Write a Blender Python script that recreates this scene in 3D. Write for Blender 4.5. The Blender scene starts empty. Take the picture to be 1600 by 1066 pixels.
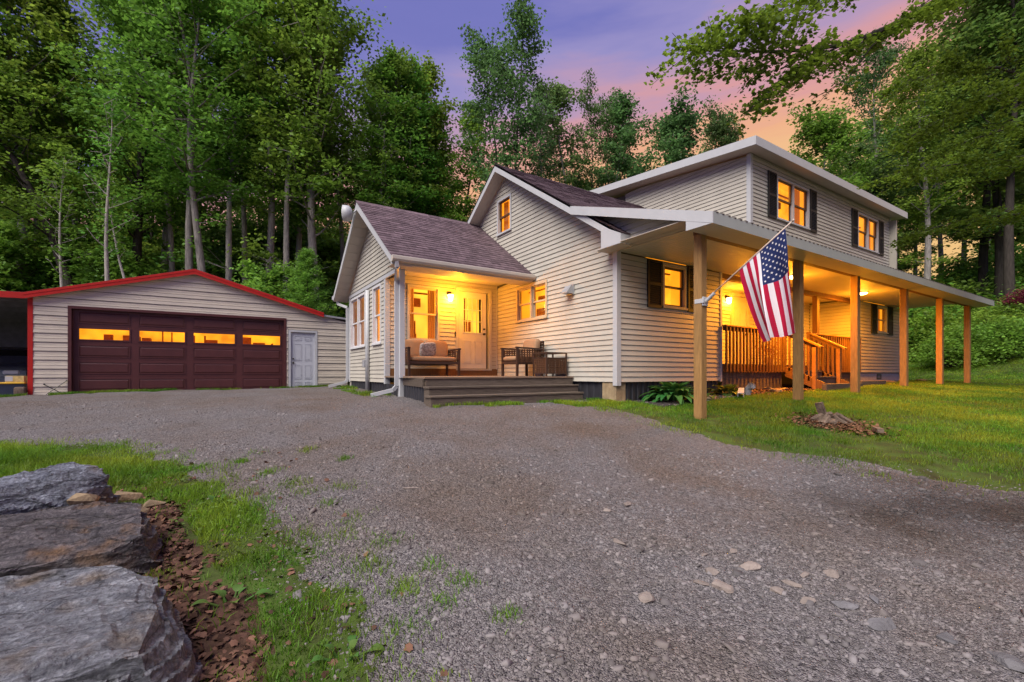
import bpy, bmesh, math, random
import numpy as np
from mathutils import Vector, Matrix, noise as mnoise

R_ = random.Random(7)
rng = np.random.default_rng(11)
scene = bpy.context.scene
COL = scene.collection
pi = math.pi

def lin(r, g, b):
    f = lambda c: c / 12.92 if c <= .04045 else ((c + .055) / 1.055) ** 2.4
    return (f(r / 255), f(g / 255), f(b / 255), 1)

# ------------------------------------------------------------------ camera
CAMX, CAMY, CAMZ = -6.272, -6.136, 0.16
FX, FY = .5394, .8421
cd = bpy.data.cameras.new('camera'); cam = bpy.data.objects.new('camera', cd); COL.objects.link(cam)
cam.location = (CAMX, CAMY, CAMZ)
cam.rotation_euler = (pi / 2, 0, math.atan2(-FX, FY))
cd.sensor_width = 36; cd.lens = 711 / 1600 * 36
cd.shift_y = (583.8 - 533) / 1600
cd.clip_start = .05; cd.clip_end = 3000
scene.camera = cam

# ------------------------------------------------------------------ world: dusk sky
world = bpy.data.worlds.new('World'); scene.world = world; world.use_nodes = True
nt = world.node_tree; nt.nodes.clear()
def N(tree, t, **kw):
    n = tree.nodes.new(t)
    for k, v in kw.items(): setattr(n, k, v)
    return n
out = N(nt, 'ShaderNodeOutputWorld'); bg = N(nt, 'ShaderNodeBackground')
tc = N(nt, 'ShaderNodeTexCoord'); sep = N(nt, 'ShaderNodeSeparateXYZ')
nt.links.new(tc.outputs['Generated'], sep.inputs[0])
mp = N(nt, 'ShaderNodeMapping'); mp.inputs['Scale'].default_value = (1.6, 1.6, 9)
mp.inputs['Rotation'].default_value = (0.08, -.10, .3)
nt.links.new(tc.outputs['Generated'], mp.inputs[0])
nz = N(nt, 'ShaderNodeTexNoise'); nz.inputs['Scale'].default_value = 1.7; nz.inputs['Detail'].default_value = 5
nz.inputs['Roughness'].default_value = .55
nt.links.new(mp.outputs[0], nz.inputs['Vector'])
ma = N(nt, 'ShaderNodeMath', operation='MULTIPLY_ADD'); ma.inputs[1].default_value = .30; ma.inputs[2].default_value = -.15
nt.links.new(nz.outputs['Fac'], ma.inputs[0])
# sunset side (to the right of the view) is a little warmer and the bands stand higher there
dot = N(nt, 'ShaderNodeVectorMath', operation='DOT_PRODUCT'); dot.inputs[1].default_value = (.93, .36, 0)
nt.links.new(tc.outputs['Generated'], dot.inputs[0])
m2 = N(nt, 'ShaderNodeMath', operation='MULTIPLY_ADD'); m2.inputs[1].default_value = -.40; m2.inputs[2].default_value = .325
nt.links.new(dot.outputs['Value'], m2.inputs[0])
ad = N(nt, 'ShaderNodeMath', operation='ADD'); nt.links.new(sep.outputs['Z'], ad.inputs[0]); nt.links.new(ma.outputs[0], ad.inputs[1])
ad2 = N(nt, 'ShaderNodeMath', operation='ADD'); nt.links.new(ad.outputs[0], ad2.inputs[0]); nt.links.new(m2.outputs[0], ad2.inputs[1])
cr = N(nt, 'ShaderNodeValToRGB'); nt.links.new(ad2.outputs[0], cr.inputs[0])
el = cr.color_ramp.elements
stops = [(0.0, (236, 190, 120)), (.30, (240, 196, 140)), (.40, (236, 176, 138)), (.47, (216, 156, 158)), (.53, (184, 152, 183)),
         (.60, (150, 143, 196)), (.70, (118, 120, 188)), (1.0, (104, 110, 180))]
while len(el) < len(stops): el.new(.5)
for e, (p, c) in zip(el, stops): e.position = p; e.color = lin(*c)
nt.links.new(cr.outputs[0], bg.inputs['Color']); bg.inputs['Strength'].default_value = .272
nt.links.new(bg.outputs[0], out.inputs[0])

# soft light of the bright dusk sky behind the camera (an overcast-type sun)
sd = bpy.data.lights.new('soft_sun', 'SUN'); sd.energy = 1.5; sd.angle = math.radians(50); sd.color = (1, .94, .84)
so = bpy.data.objects.new('soft_sun', sd); COL.objects.link(so); so.location = (-20, -20, 30)
so.rotation_euler = Vector((.58, .25, -.78)).to_track_quat('-Z', 'Y').to_euler()

scene.view_settings.view_transform = 'Standard'; scene.view_settings.look = 'None'
scene.view_settings.exposure = 1.93; scene.view_settings.gamma = 1; scene.view_settings.use_curve_mapping = False
scene.cycles.use_denoising = True
scene.cycles.max_bounces = 6; scene.cycles.diffuse_bounces = 4; scene.cycles.glossy_bounces = 2
scene.cycles.transmission_bounces = 4; scene.cycles.transparent_max_bounces = 8
scene.cycles.caustics_reflective = False; scene.cycles.caustics_refractive = False
scene.cycles.sample_clamp_indirect = 4

# ------------------------------------------------------------------ ground height
_ctrl = np.array([(0.02,-1.75,-.55),(3.05,-1.75,-.36),(5.57,-1.75,-.28),(8.43,-1.75,-.18),(11.16,-1.75,-.19),(13.8,-1.75,-.15),
(0,0,-.38),(-3.4,.8,-.365),(-.3,.8,-.38),(-3.03,3.06,-.325),(-3.03,7.8,-.24),(-9.5,10,-.345),(-4.5,10,-.30),(-2.8,10,-.27),(-10.3,9.8,-.39),
(3.2,0,-.27),(6.5,-.8,-.22),(10.5,-.3,-.17),(14,-.3,-.1),(-6.27,-6.14,-1.15),(-3,-7,-1.05),(-9,-3,-1.05),(-6,0,-.6),(-9,4,-.5),(0,-5,-.8),(5,-5,-.55),(10,-5,-.35),(16,-4,-.2)])
def _base(x, y):
    t = (x - CAMX) * FX + (y - CAMY) * FY
    return np.maximum(-.36 - .09 * np.logaddexp(0, (8.4 - t) / 1.2) * 1.2, -1.6)
_S = 2.6
def _K(a, b): return np.exp(-((a[:, None, 0] - b[None, :, 0]) ** 2 + (a[:, None, 1] - b[None, :, 1]) ** 2) / (2 * _S * _S))
_w = np.linalg.solve(_K(_ctrl, _ctrl) + .02 * np.eye(len(_ctrl)), _ctrl[:, 2] - _base(_ctrl[:, 0], _ctrl[:, 1]))
def gz(x, y):
    x = np.asarray(x, float); y = np.asarray(y, float); sh = x.shape
    p = np.stack([x.ravel(), y.ravel()], 1)
    z = np.empty(len(p))
    for i in range(0, len(p), 60000):
        q = p[i:i + 60000]; z[i:i + 60000] = _base(q[:, 0], q[:, 1]) + _K(q, _ctrl) @ _w
    d = np.clip(p[:, 0] - 17 - .25 * np.clip(p[:, 1], -40, 8), 0, None); z += np.minimum(.075 * d ** 1.45, 6.0)
    d2 = np.clip(p[:, 1] - 20, 0, None); z += np.minimum(.03 * d2 ** 1.3, 3.0)
    return z.reshape(sh) if sh else float(z[0])

# ------------------------------------------------------------------ materials
def newmat(name):
    m = bpy.data.materials.new(name); m.use_nodes = True
    t = m.node_tree; b = t.nodes['Principled BSDF']
    return m, t, b
def mat(name, col, rough=.6, spec=.3, var=.12, scale=6, bump=0, bscale=40, stretch=None, rnd=0, metal=0, island=0, col2=None):
    """principled with noise-driven colour variation, optional bump, optional per object / per island value shift"""
    m, t, b = newmat(name); L = t.links
    b.inputs['Roughness'].default_value = rough; b.inputs['Specular IOR Level'].default_value = spec; b.inputs['Metallic'].default_value = metal
    tc = N(t, 'ShaderNodeTexCoord'); vec = tc.outputs['Object']
    if stretch:
        mp = N(t, 'ShaderNodeMapping'); mp.inputs['Scale'].default_value = stretch; L.new(vec, mp.inputs[0]); vec = mp.outputs[0]
    n = N(t, 'ShaderNodeTexNoise'); n.inputs['Scale'].default_value = scale; n.inputs['Detail'].default_value = 6; n.inputs['Roughness'].default_value = .62
    L.new(vec, n.inputs['Vector'])
    r = N(t, 'ShaderNodeValToRGB'); L.new(n.outputs['Fac'], r.inputs[0])
    c = np.array(col[:3]); c2 = np.array(col2[:3]) if col2 else c * (1 + var)
    r.color_ramp.elements[0].position = .28; r.color_ramp.elements[1].position = .72
    r.color_ramp.elements[0].color = (*(c * (1 - var)), 1); r.color_ramp.elements[1].color = (*np.clip(c2, 0, 1), 1)
    o = r.outputs[0]
    if rnd or island:
        g = N(t, 'ShaderNodeObjectInfo').outputs['Random'] if rnd else N(t, 'ShaderNodeNewGeometry').outputs['Random Per Island']
        a = rnd or island
        mr = N(t, 'ShaderNodeMapRange'); mr.inputs['To Min'].default_value = 1 - a; mr.inputs['To Max'].default_value = 1 + a
        L.new(g, mr.inputs['Value'])
        hs = N(t, 'ShaderNodeHueSaturation'); L.new(mr.outputs[0], hs.inputs['Value']); L.new(o, hs.inputs['Color']); o = hs.outputs[0]
    L.new(o, b.inputs['Base Color'])
    if bump:
        n2 = N(t, 'ShaderNodeTexNoise'); n2.inputs['Scale'].default_value = bscale; n2.inputs['Detail'].default_value = 5
        L.new(vec, n2.inputs['Vector'])
        bp = N(t, 'ShaderNodeBump'); bp.inputs['Strength'].default_value = bump; bp.inputs['Distance'].default_value = .02
        L.new(n2.outputs['Fac'], bp.inputs['Height']); L.new(bp.outputs[0], b.inputs['Normal'])
    return m

M = {}
M['siding'] = mat('cream_siding', (.475, .44, .375), .5, .3, .09, 1.7, .05, 60, rnd=.035)
M['backing'] = mat('wall_backing', (.10, .09, .075), .9, .1)
M['trim'] = mat('white_trim', (.48, .48, .49), .45, .35, .05, 4)
M['soffit'] = mat('soffit_vinyl', (.50, .44, .38), .6, .2, .06, 3)
M['ceiling'] = mat('porch_ceiling', (.52, .47, .40), .5, .35, .04, 3)
M['shingle'] = mat('brown_shingle', (.130, .090, .102), .9, .15, .35, 9, .3, 120, island=.28)
M['greenmetal'] = mat('porch_fascia', (.34, .37, .35), .45, .4, .05, 3)
M['tanwin'] = mat('tan_sash', (.50, .40, .27), .5, .3, .06)
M['greywin'] = mat('white_sash', (.62, .61, .62), .5, .3, .05)
M['darkwin'] = mat('brown_sash', (.12, .065, .03), .5, .3, .1)
M['shutter'] = mat('black_shutter', (.018, .018, .020), .55, .3, .2)
M['shutterb'] = mat('brown_shutter', (.018, .014, .013), .55, .3, .2)
M['door'] = mat('cream_door', (.60, .56, .50), .45, .35, .04)
M['greydoor'] = mat('grey_white_door', (.50, .51, .55), .5, .3, .05)
M['metal'] = mat('dark_metal', (.05, .045, .04), .35, .5, .2, metal=.7)
M['steel'] = mat('dull_steel', (.42, .42, .43), .45, .5, .15, metal=.4)
M['deck'] = mat('weathered_deck', (.125, .096, .074), .75, .2, .35, 5, .25, 60, stretch=(1, 9, 9), rnd=.14)
M['decktop'] = mat('deck_boards', (.24, .16, .11), .7, .2, .25, 5, .15, 60, stretch=(1, 9, 9), rnd=.12)
M['cedar'] = mat('cedar_post', (.30, .165, .058), .65, .25, .30, 5, .2, 60, stretch=(9, 9, 1), rnd=.10)
M['rail'] = mat('stained_rail', (.17, .08, .032), .65, .25, .30, 5, .2, 60, stretch=(9, 9, 1), rnd=.14)
M['railtop'] = mat('cedar_handrail', (.30, .14, .045), .6, .25, .25, 6, .1, 60, rnd=.08)
M['skirt'] = mat('dark_skirting', (.030, .029, .034), .5, .4, .25, 5)
M['pier'] = mat('concrete_pier', (.34, .25, .15), .9, .1, .3, 9, .5, 50)
M['found'] = mat('painted_foundation', (.42, .40, .42), .85, .1, .12, 7, .2, 50)
M['gsiding'] = mat('steel_panel', (.56, .49, .40), .42, .45, .10, 1.6, rnd=.03)
M['red'] = mat('red_trim', (.42, .018, .013), .5, .25, .12, 5)
M['gdoor'] = mat('maroon_door', (.080, .023, .021), .42, .4, .12, 4, rnd=.05)
M['groof'] = mat('garage_roof', (.14, .11, .10), .6, .3, .2, 4)
M['dark'] = mat('dark_inside', (.20, .205, .225), .8, .1, .2)
M['slab'] = mat('concrete_slab', (.30, .28, .27), .85, .2, .2, 5, .2)
M['wicker'] = mat('brown_wicker', (.10, .045, .022), .6, .3, .3, 30, rnd=.08)
M['frame'] = mat('dark_wood_frame', (.055, .026, .016), .5, .4, .2, 10)
M['cushion'] = mat('tan_cushion', (.33, .20, .115), .9, .1, .08, 12, .15, 200)
M['pillow'] = mat('patterned_pillow', (.15, .10, .09), .9, .1, .2, 22, .2, 200, col2=(.62, .55, .50))
M['carpaint'] = mat('dark_car_paint', (.11, .125, .15), .3, .6, .1, metal=.3)
M['carglass'] = mat('car_glass', (.012, .014, .016), .08, .6, .1)
M['rubber'] = mat('rubber', (.012, .012, .012), .85, .1, .2)
M['yellow'] = mat('yellow_plastic', (.62, .36, .03), .5, .35, .1)
M['boxcard'] = mat('yellow_card', (.55, .40, .16), .7, .2, .3, 14)
M['tub'] = mat('navy_tub', (.035, .045, .075), .45, .35, .15)
M['bag'] = mat('brown_sack', (.15, .11, .085), .9, .1, .3, 14, .4, 30)
M['flagr'] = mat('flag_red', (.42, .010, .045), .75, .15, .08, 5, .1, 90)
M['flagw'] = mat('flag_white', (.74, .70, .72), .75, .15, .04, 5, .1, 90)
M['flagb'] = mat('flag_blue', (.018, .028, .10), .75, .15, .1, 5, .1, 90)
M['pole'] = mat('pale_pole', (.55, .42, .34), .35, .5, .1, 5)
M['bark'] = mat('grey_bark', (.25, .225, .205), .9, .1, .45, 3, .6, 30, stretch=(6, 6, 1), rnd=.18)
M['darkbark'] = mat('dark_bark', (.050, .042, .036), .9, .1, .45, 3, .6, 30, stretch=(6, 6, 1), rnd=.2)
M['palebark'] = mat('pale_bark', (.38, .345, .31), .85, .1, .4, 4, .4, 30, stretch=(5, 5, 1.2), rnd=.12)
M['deadwood'] = mat('weathered_stump', (.16, .115, .085), .95, .05, .55, 12, .7, 40)
M['chips'] = mat('wood_chips', (.15, .075, .042), .95, .05, .3, 12, island=.6)
M['litter'] = mat('dead_leaf', (.085, .045, .036), .85, .15, .3, 6, island=.62, col2=(.185, .095, .060))
M['greystone'] = mat('grey_stone', (.150, .142, .145), .9, .15, .3, 9, .5, 60, rnd=.2)
M['rock'] = mat('tan_rock', (.25, .185, .115), .9, .15, .3, 7, .5, 40, rnd=.15)
M['pebble'] = mat('pale_stone', (.25, .205, .178), .9, .15, .25, 9, .5, 60, rnd=.16)
M['warmlamp'], t_, b_ = newmat('lamp_glass')
b_.inputs['Emission Color'].default_value = (1, .62, .18, 1); b_.inputs['Emission Strength'].default_value = 7
b_.inputs['Base Color'].default_value = (.8, .7, .5, 1)

def leafmat(name, col, trans=.42, var=.35, sat=.06, rough=.55, col2=None):
    m, t, b = newmat(name); L = t.links; t.nodes.remove(b)
    o = t.nodes['Material Output']
    g = N(t, 'ShaderNodeNewGeometry'); oi = N(t, 'ShaderNodeObjectInfo')
    mr = N(t, 'ShaderNodeMapRange'); mr.inputs['To Min'].default_value = 1 - var; mr.inputs['To Max'].default_value = 1 + var
    L.new(g.outputs['Random Per Island'], mr.inputs[0])
    mh = N(t, 'ShaderNodeMapRange'); mh.inputs['To Min'].default_value = .5 - sat * .5; mh.inputs['To Max'].default_value = .5 + sat * .35
    L.new(oi.outputs['Random'], mh.inputs[0])
    tcx = N(t, 'ShaderNodeTexCoord'); nn = N(t, 'ShaderNodeTexNoise'); nn.inputs['Scale'].default_value = .55; L.new(tcx.outputs['Object'], nn.inputs['Vector'])
    mv = N(t, 'ShaderNodeMapRange'); mv.inputs['From Min'].default_value = .3; mv.inputs['From Max'].default_value = .7
    mv.inputs['To Min'].default_value = .65; mv.inputs['To Max'].default_value = 1.35; L.new(nn.outputs['Fac'], mv.inputs[0])
    mm = N(t, 'ShaderNodeMath', operation='MULTIPLY'); L.new(mr.outputs[0], mm.inputs[0]); L.new(mv.outputs[0], mm.inputs[1])
    hs = N(t, 'ShaderNodeHueSaturation'); hs.inputs['Color'].default_value = (*col, 1)
    L.new(mm.outputs[0], hs.inputs['Value']); L.new(mh.outputs[0], hs.inputs['Hue'])
    if col2:
        n3 = N(t, 'ShaderNodeTexNoise'); n3.inputs['Scale'].default_value = 1.3; n3.inputs['Detail'].default_value = 4; L.new(tcx.outputs['Object'], n3.inputs['Vector'])
        r3 = N(t, 'ShaderNodeValToRGB'); L.new(n3.outputs['Fac'], r3.inputs[0]); r3.color_ramp.elements[0].position = .36; r3.color_ramp.elements[1].position = .64
        r3.color_ramp.elements[0].color = (*col, 1); r3.color_ramp.elements[1].color = (*col2, 1); L.new(r3.outputs[0], hs.inputs['Color'])
    d = N(t, 'ShaderNodeBsdfPrincipled'); d.inputs['Roughness'].default_value = rough; d.inputs['Specular IOR Level'].default_value = .25
    tr = N(t, 'ShaderNodeBsdfTranslucent'); mx = N(t, 'ShaderNodeMixShader'); mx.inputs[0].default_value = trans
    h2 = N(t, 'ShaderNodeHueSaturation'); h2.inputs['Value'].default_value = 1.45; h2.inputs['Hue'].default_value = .485
    L.new(hs.outputs[0], d.inputs['Base Color']); L.new(hs.outputs[0], h2.inputs['Color']); L.new(h2.outputs[0], tr.inputs['Color'])
    L.new(d.outputs[0], mx.inputs[1]); L.new(tr.outputs[0], mx.inputs[2]); L.new(mx.outputs[0], o.inputs['Surface'])
    return m
M['leaf'] = leafmat('forest_leaf', (.115, .248, .034))
M['leafy'] = leafmat('light_green_leaf', (.145, .290, .040))  # lighter green foliage tone
M['leafd'] = leafmat('dark_leaf', (.085, .190, .036))
M['leafg'] = leafmat('greygreen_leaf', (.100, .195, .060))
M['maple'] = leafmat('maple_leaf', (.095, .205, .020))
M['shrub'] = leafmat('shrub_leaf', (.155, .300, .038))
M['pine'] = leafmat('pine_needle', (.150, .290, .040))
M['hosta'] = leafmat('hosta_leaf', (.040, .140, .028), .2, .25)
M['rhubarb'] = leafmat('broad_leaf', (.060, .105, .020), .2, .25)
M['redleaf'] = leafmat('red_leaf', (.17, .020, .022), .3)
M['grass'] = leafmat('grass_blade', (.080, .205, .014), .35, .45, col2=(.180, .245, .018))
M['weed'] = leafmat('weed_leaf', (.075, .150, .030), .3, .3)

def glow(name, col, strength, var=.35, scale=1.5):
    m, t, b = newmat(name); L = t.links
    tcx = N(t, 'ShaderNodeTexCoord'); n = N(t, 'ShaderNodeTexNoise'); n.inputs['Scale'].default_value = scale; n.inputs['Detail'].default_value = 3
    L.new(tcx.outputs['Object'], n.inputs['Vector'])
    mr = N(t, 'ShaderNodeMapRange'); mr.inputs['From Min'].default_value = .3; mr.inputs['From Max'].default_value = .7
    mr.inputs['To Min'].default_value = strength * (1 - var); mr.inputs['To Max'].default_value = strength * (1 + var)
    L.new(n.outputs['Fac'], mr.inputs[0]); L.new(mr.outputs[0], b.inputs['Emission Strength'])
    b.inputs['Emission Color'].default_value = (*col, 1); b.inputs['Base Color'].default_value = (.5, .35, .2, 1)
    return m
M['room'] = glow('glow_room_wall', (1, .37, .014), .30, .5, 2.2)  # room walls emit by themselves, standing in for lamplight indoors
M['roomy'] = glow('glow_room_yellow', (1, .50, .035), .31, .4, 2.0)
M['roomp'] = glow('glow_room_pale', (1, .45, .16), .25, .3)
M['curtain'] = leafmat('curtain_cloth', (.46, .30, .14), .5, .05, 0, .9)
M['roominside'] = glow('glow_room_side', (1, .33, .012), .24, .3)  # room sides, floor and ceiling emit too, as if lamp-lit
M['clutter'] = mat('room_things', (.30, .12, .03), .7, .2, .4, 9, rnd=.3)
def glassmat():
    m, t, b = newmat('window_glass'); t.nodes.remove(b); o = t.nodes['Material Output']
    tr = N(t, 'ShaderNodeBsdfTransparent'); gl = N(t, 'ShaderNodeBsdfGlossy'); gl.inputs['Roughness'].default_value = .03
    fr = N(t, 'ShaderNodeFresnel'); fr.inputs['IOR'].default_value = 1.22
    mx = N(t, 'ShaderNodeMixShader'); t.links.new(fr.outputs[0], mx.inputs[0]); t.links.new(tr.outputs[0], mx.inputs[1]); t.links.new(gl.outputs[0], mx.inputs[2])
    t.links.new(mx.outputs[0], o.inputs[0]); return m
M['glass'] = glassmat()

def slatemat(name, c1, c2, c3, rot):
    m, t, b = newmat(name); L = t.links
    tcx = N(t, 'ShaderNodeTexCoord'); mp = N(t, 'ShaderNodeMapping'); mp.inputs['Rotation'].default_value = rot; mp.inputs['Scale'].default_value = (1.6, 4.2, 6)
    L.new(tcx.outputs['Object'], mp.inputs[0])
    n1 = N(t, 'ShaderNodeTexNoise'); n1.inputs['Scale'].default_value = 3.6; n1.inputs['Detail'].default_value = 11; n1.inputs['Roughness'].default_value = .72; n1.inputs['Distortion'].default_value = .9
    L.new(mp.outputs[0], n1.inputs['Vector'])
    r = N(t, 'ShaderNodeValToRGB'); e = r.color_ramp.elements
    e[0].position = .30; e[0].color = (*c1, 1); e[1].position = .68; e[1].color = (*c2, 1); x = e.new(.50); x.color = (*(np.array(c1) * .5 + np.array(c2) * .42), 1)
    L.new(n1.outputs['Fac'], r.inputs[0])
    n2 = N(t, 'ShaderNodeTexNoise'); n2.inputs['Scale'].default_value = 4.5; n2.inputs['Detail'].default_value = 6; L.new(tcx.outputs['Object'], n2.inputs['Vector'])
    rr = N(t, 'ShaderNodeMapRange'); rr.inputs['From Min'].default_value = .54; rr.inputs['From Max'].default_value = .68; L.new(n2.outputs['Fac'], rr.inputs[0])
    mm = N(t, 'ShaderNodeMath', operation='MULTIPLY'); mm.inputs[1].default_value = .75; L.new(rr.outputs[0], mm.inputs[0])
    mx = N(t, 'ShaderNodeMix'); mx.data_type = 'RGBA'; L.new(mm.outputs[0], mx.inputs['Factor']); L.new(r.outputs[0], mx.inputs['A']); mx.inputs['B'].default_value = (*c3, 1)
    n4 = N(t, 'ShaderNodeTexNoise'); n4.inputs['Scale'].default_value = 55; n4.inputs['Detail'].default_value = 4; n4.inputs['Roughness'].default_value = .7; L.new(tcx.outputs['Object'], n4.inputs['Vector'])
    m4 = N(t, 'ShaderNodeMapRange'); m4.inputs['From Min'].default_value = .3; m4.inputs['From Max'].default_value = .7; m4.inputs['To Min'].default_value = .55; m4.inputs['To Max'].default_value = 1.5; L.new(n4.outputs['Fac'], m4.inputs[0])
    h4 = N(t, 'ShaderNodeHueSaturation'); L.new(mx.outputs['Result'], h4.inputs['Color']); L.new(m4.outputs[0], h4.inputs['Value'])
    vc = N(t, 'ShaderNodeTexVoronoi'); vc.feature = 'DISTANCE_TO_EDGE'; vc.inputs['Scale'].default_value = 1.3
    wv = N(t, 'ShaderNodeVectorMath', operation='MULTIPLY_ADD'); wv.inputs[1].default_value = (.35, .35, .35); L.new(n2.outputs['Color'], wv.inputs[0]); L.new(mp.outputs[0], wv.inputs[2]); L.new(wv.outputs[0], vc.inputs['Vector'])
    mc = N(t, 'ShaderNodeMapRange'); mc.inputs['From Max'].default_value = .022; mc.inputs['To Min'].default_value = .30; L.new(vc.outputs['Distance'], mc.inputs[0])
    n5 = N(t, 'ShaderNodeTexNoise'); n5.inputs['Scale'].default_value = 17; n5.inputs['Detail'].default_value = 8; n5.inputs['Roughness'].default_value = .75; L.new(tcx.outputs['Object'], n5.inputs['Vector'])
    m5 = N(t, 'ShaderNodeMapRange'); m5.inputs['From Min'].default_value = .60; m5.inputs['From Max'].default_value = .68; m5.inputs['To Max'].default_value = .7; L.new(n5.outputs['Fac'], m5.inputs[0])
    x5 = N(t, 'ShaderNodeMix'); x5.data_type = 'RGBA'; L.new(m5.outputs[0], x5.inputs['Factor']); L.new(h4.outputs[0], x5.inputs['A']); x5.inputs['B'].default_value = (*(np.array(c2) * 1.15), 1)
    h6 = N(t, 'ShaderNodeHueSaturation'); L.new(x5.outputs['Result'], h6.inputs['Color']); L.new(mc.outputs[0], h6.inputs['Value'])
    L.new(h6.outputs[0], b.inputs['Base Color'])
    b.inputs['Roughness'].default_value = .62; b.inputs['Specular IOR Level'].default_value = .4
    n3 = N(t, 'ShaderNodeTexNoise'); n3.inputs['Scale'].default_value = 42; n3.inputs['Detail'].default_value = 6; L.new(tcx.outputs['Object'], n3.inputs['Vector'])
    ad = N(t, 'ShaderNodeMath', operation='MULTIPLY_ADD'); ad.inputs[1].default_value = .6; L.new(n3.outputs['Fac'], ad.inputs[0]); L.new(n1.outputs['Fac'], ad.inputs[2])
    bp = N(t, 'ShaderNodeBump'); bp.inputs['Strength'].default_value = 1.0; bp.inputs['Distance'].default_value = .05; L.new(ad.outputs[0], bp.inputs['Height']); L.new(bp.outputs[0], b.inputs['Normal'])
    return m
M['slate'] = slatemat('slate_blue', (.030, .034, .050), (.33, .345, .41), (.17, .11, .06), (.1, .05, .5))
M['slated'] = slatemat('slate_dark', (.030, .026, .030), (.185, .160, .165), (.19, .095, .035), (-.1, .1, .3))
M['slateg'] = slatemat('slate_grey', (.060, .062, .076), (.34, .345, .375), (.17, .12, .075), (.05, .0, .2))

def gravelmat():
    m, t, b = newmat('gravel_bed'); L = t.links
    g = N(t, 'ShaderNodeNewGeometry'); P = g.outputs['Position']
    v = N(t, 'ShaderNodeTexVoronoi'); v.inputs['Scale'].default_value = 52; L.new(P, v.inputs['Vector'])
    v2 = N(t, 'ShaderNodeTexVoronoi'); v2.inputs['Scale'].default_value = 120; L.new(P, v2.inputs['Vector'])
    sp = N(t, 'ShaderNodeSeparateColor'); L.new(v.outputs['Color'], sp.inputs[0])
    sp2 = N(t, 'ShaderNodeSeparateColor'); L.new(v2.outputs['Color'], sp2.inputs[0])
    n = N(t, 'ShaderNodeTexNoise'); n.inputs['Scale'].default_value = .8; n.inputs['Detail'].default_value = 7; n.inputs['Roughness'].default_value = .6; L.new(P, n.inputs['Vector'])
    r = N(t, 'ShaderNodeValToRGB'); e = r.color_ramp.elements; e[0].position = .30; e[0].color = (.160, .124, .102, 1); e[1].position = .60; e[1].color = (.188, .170, .168, 1)
    L.new(n.outputs['Fac'], r.inputs[0])
    av = N(t, 'ShaderNodeMath', operation='ADD'); L.new(sp.outputs['Red'], av.inputs[0]); L.new(sp2.outputs['Red'], av.inputs[1])
    mr = N(t, 'ShaderNodeMapRange'); mr.inputs['From Max'].default_value = 2; mr.inputs['To Min'].default_value = .35; mr.inputs['To Max'].default_value = 1.65; L.new(av.outputs[0], mr.inputs[0])
    # damp dark patch in the drive near the lawn edge
    ds = N(t, 'ShaderNodeVectorMath', operation='DISTANCE'); ds.inputs[1].default_value = (-1.55, -4.95, -.87); L.new(P, ds.inputs[0])
    dn = N(t, 'ShaderNodeMath', operation='MULTIPLY_ADD'); dn.inputs[1].default_value = 2.0; L.new(n.outputs['Fac'], dn.inputs[0]); L.new(ds.outputs['Value'], dn.inputs[2])
    dm = N(t, 'ShaderNodeMapRange'); dm.inputs['From Min'].default_value = 1.3; dm.inputs['From Max'].default_value = 2.2; dm.inputs['To Min'].default_value = .42; L.new(dn.outputs[0], dm.inputs[0])
    mu = N(t, 'ShaderNodeMath', operation='MULTIPLY'); L.new(mr.outputs[0], mu.inputs[0]); L.new(dm.outputs[0], mu.inputs[1])
    hs = N(t, 'ShaderNodeHueSaturation'); L.new(r.outputs[0], hs.inputs['Color']); L.new(mu.outputs[0], hs.inputs['Value'])
    L.new(hs.outputs[0], b.inputs['Base Color']); b.inputs['Roughness'].default_value = .85; b.inputs['Specular IOR Level'].default_value = .2
    hh = N(t, 'ShaderNodeMath', operation='ADD'); L.new(v.outputs['Distance'], hh.inputs[0]); L.new(v2.outputs['Distance'], hh.inputs[1])
    bp = N(t, 'ShaderNodeBump'); bp.invert = True; bp.inputs['Strength'].default_value = .9; bp.inputs['Distance'].default_value = .02; L.new(hh.outputs[0], bp.inputs['Height']); L.new(bp.outputs[0], b.inputs['Normal'])
    return m
M['gravel'] = gravelmat()
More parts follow.
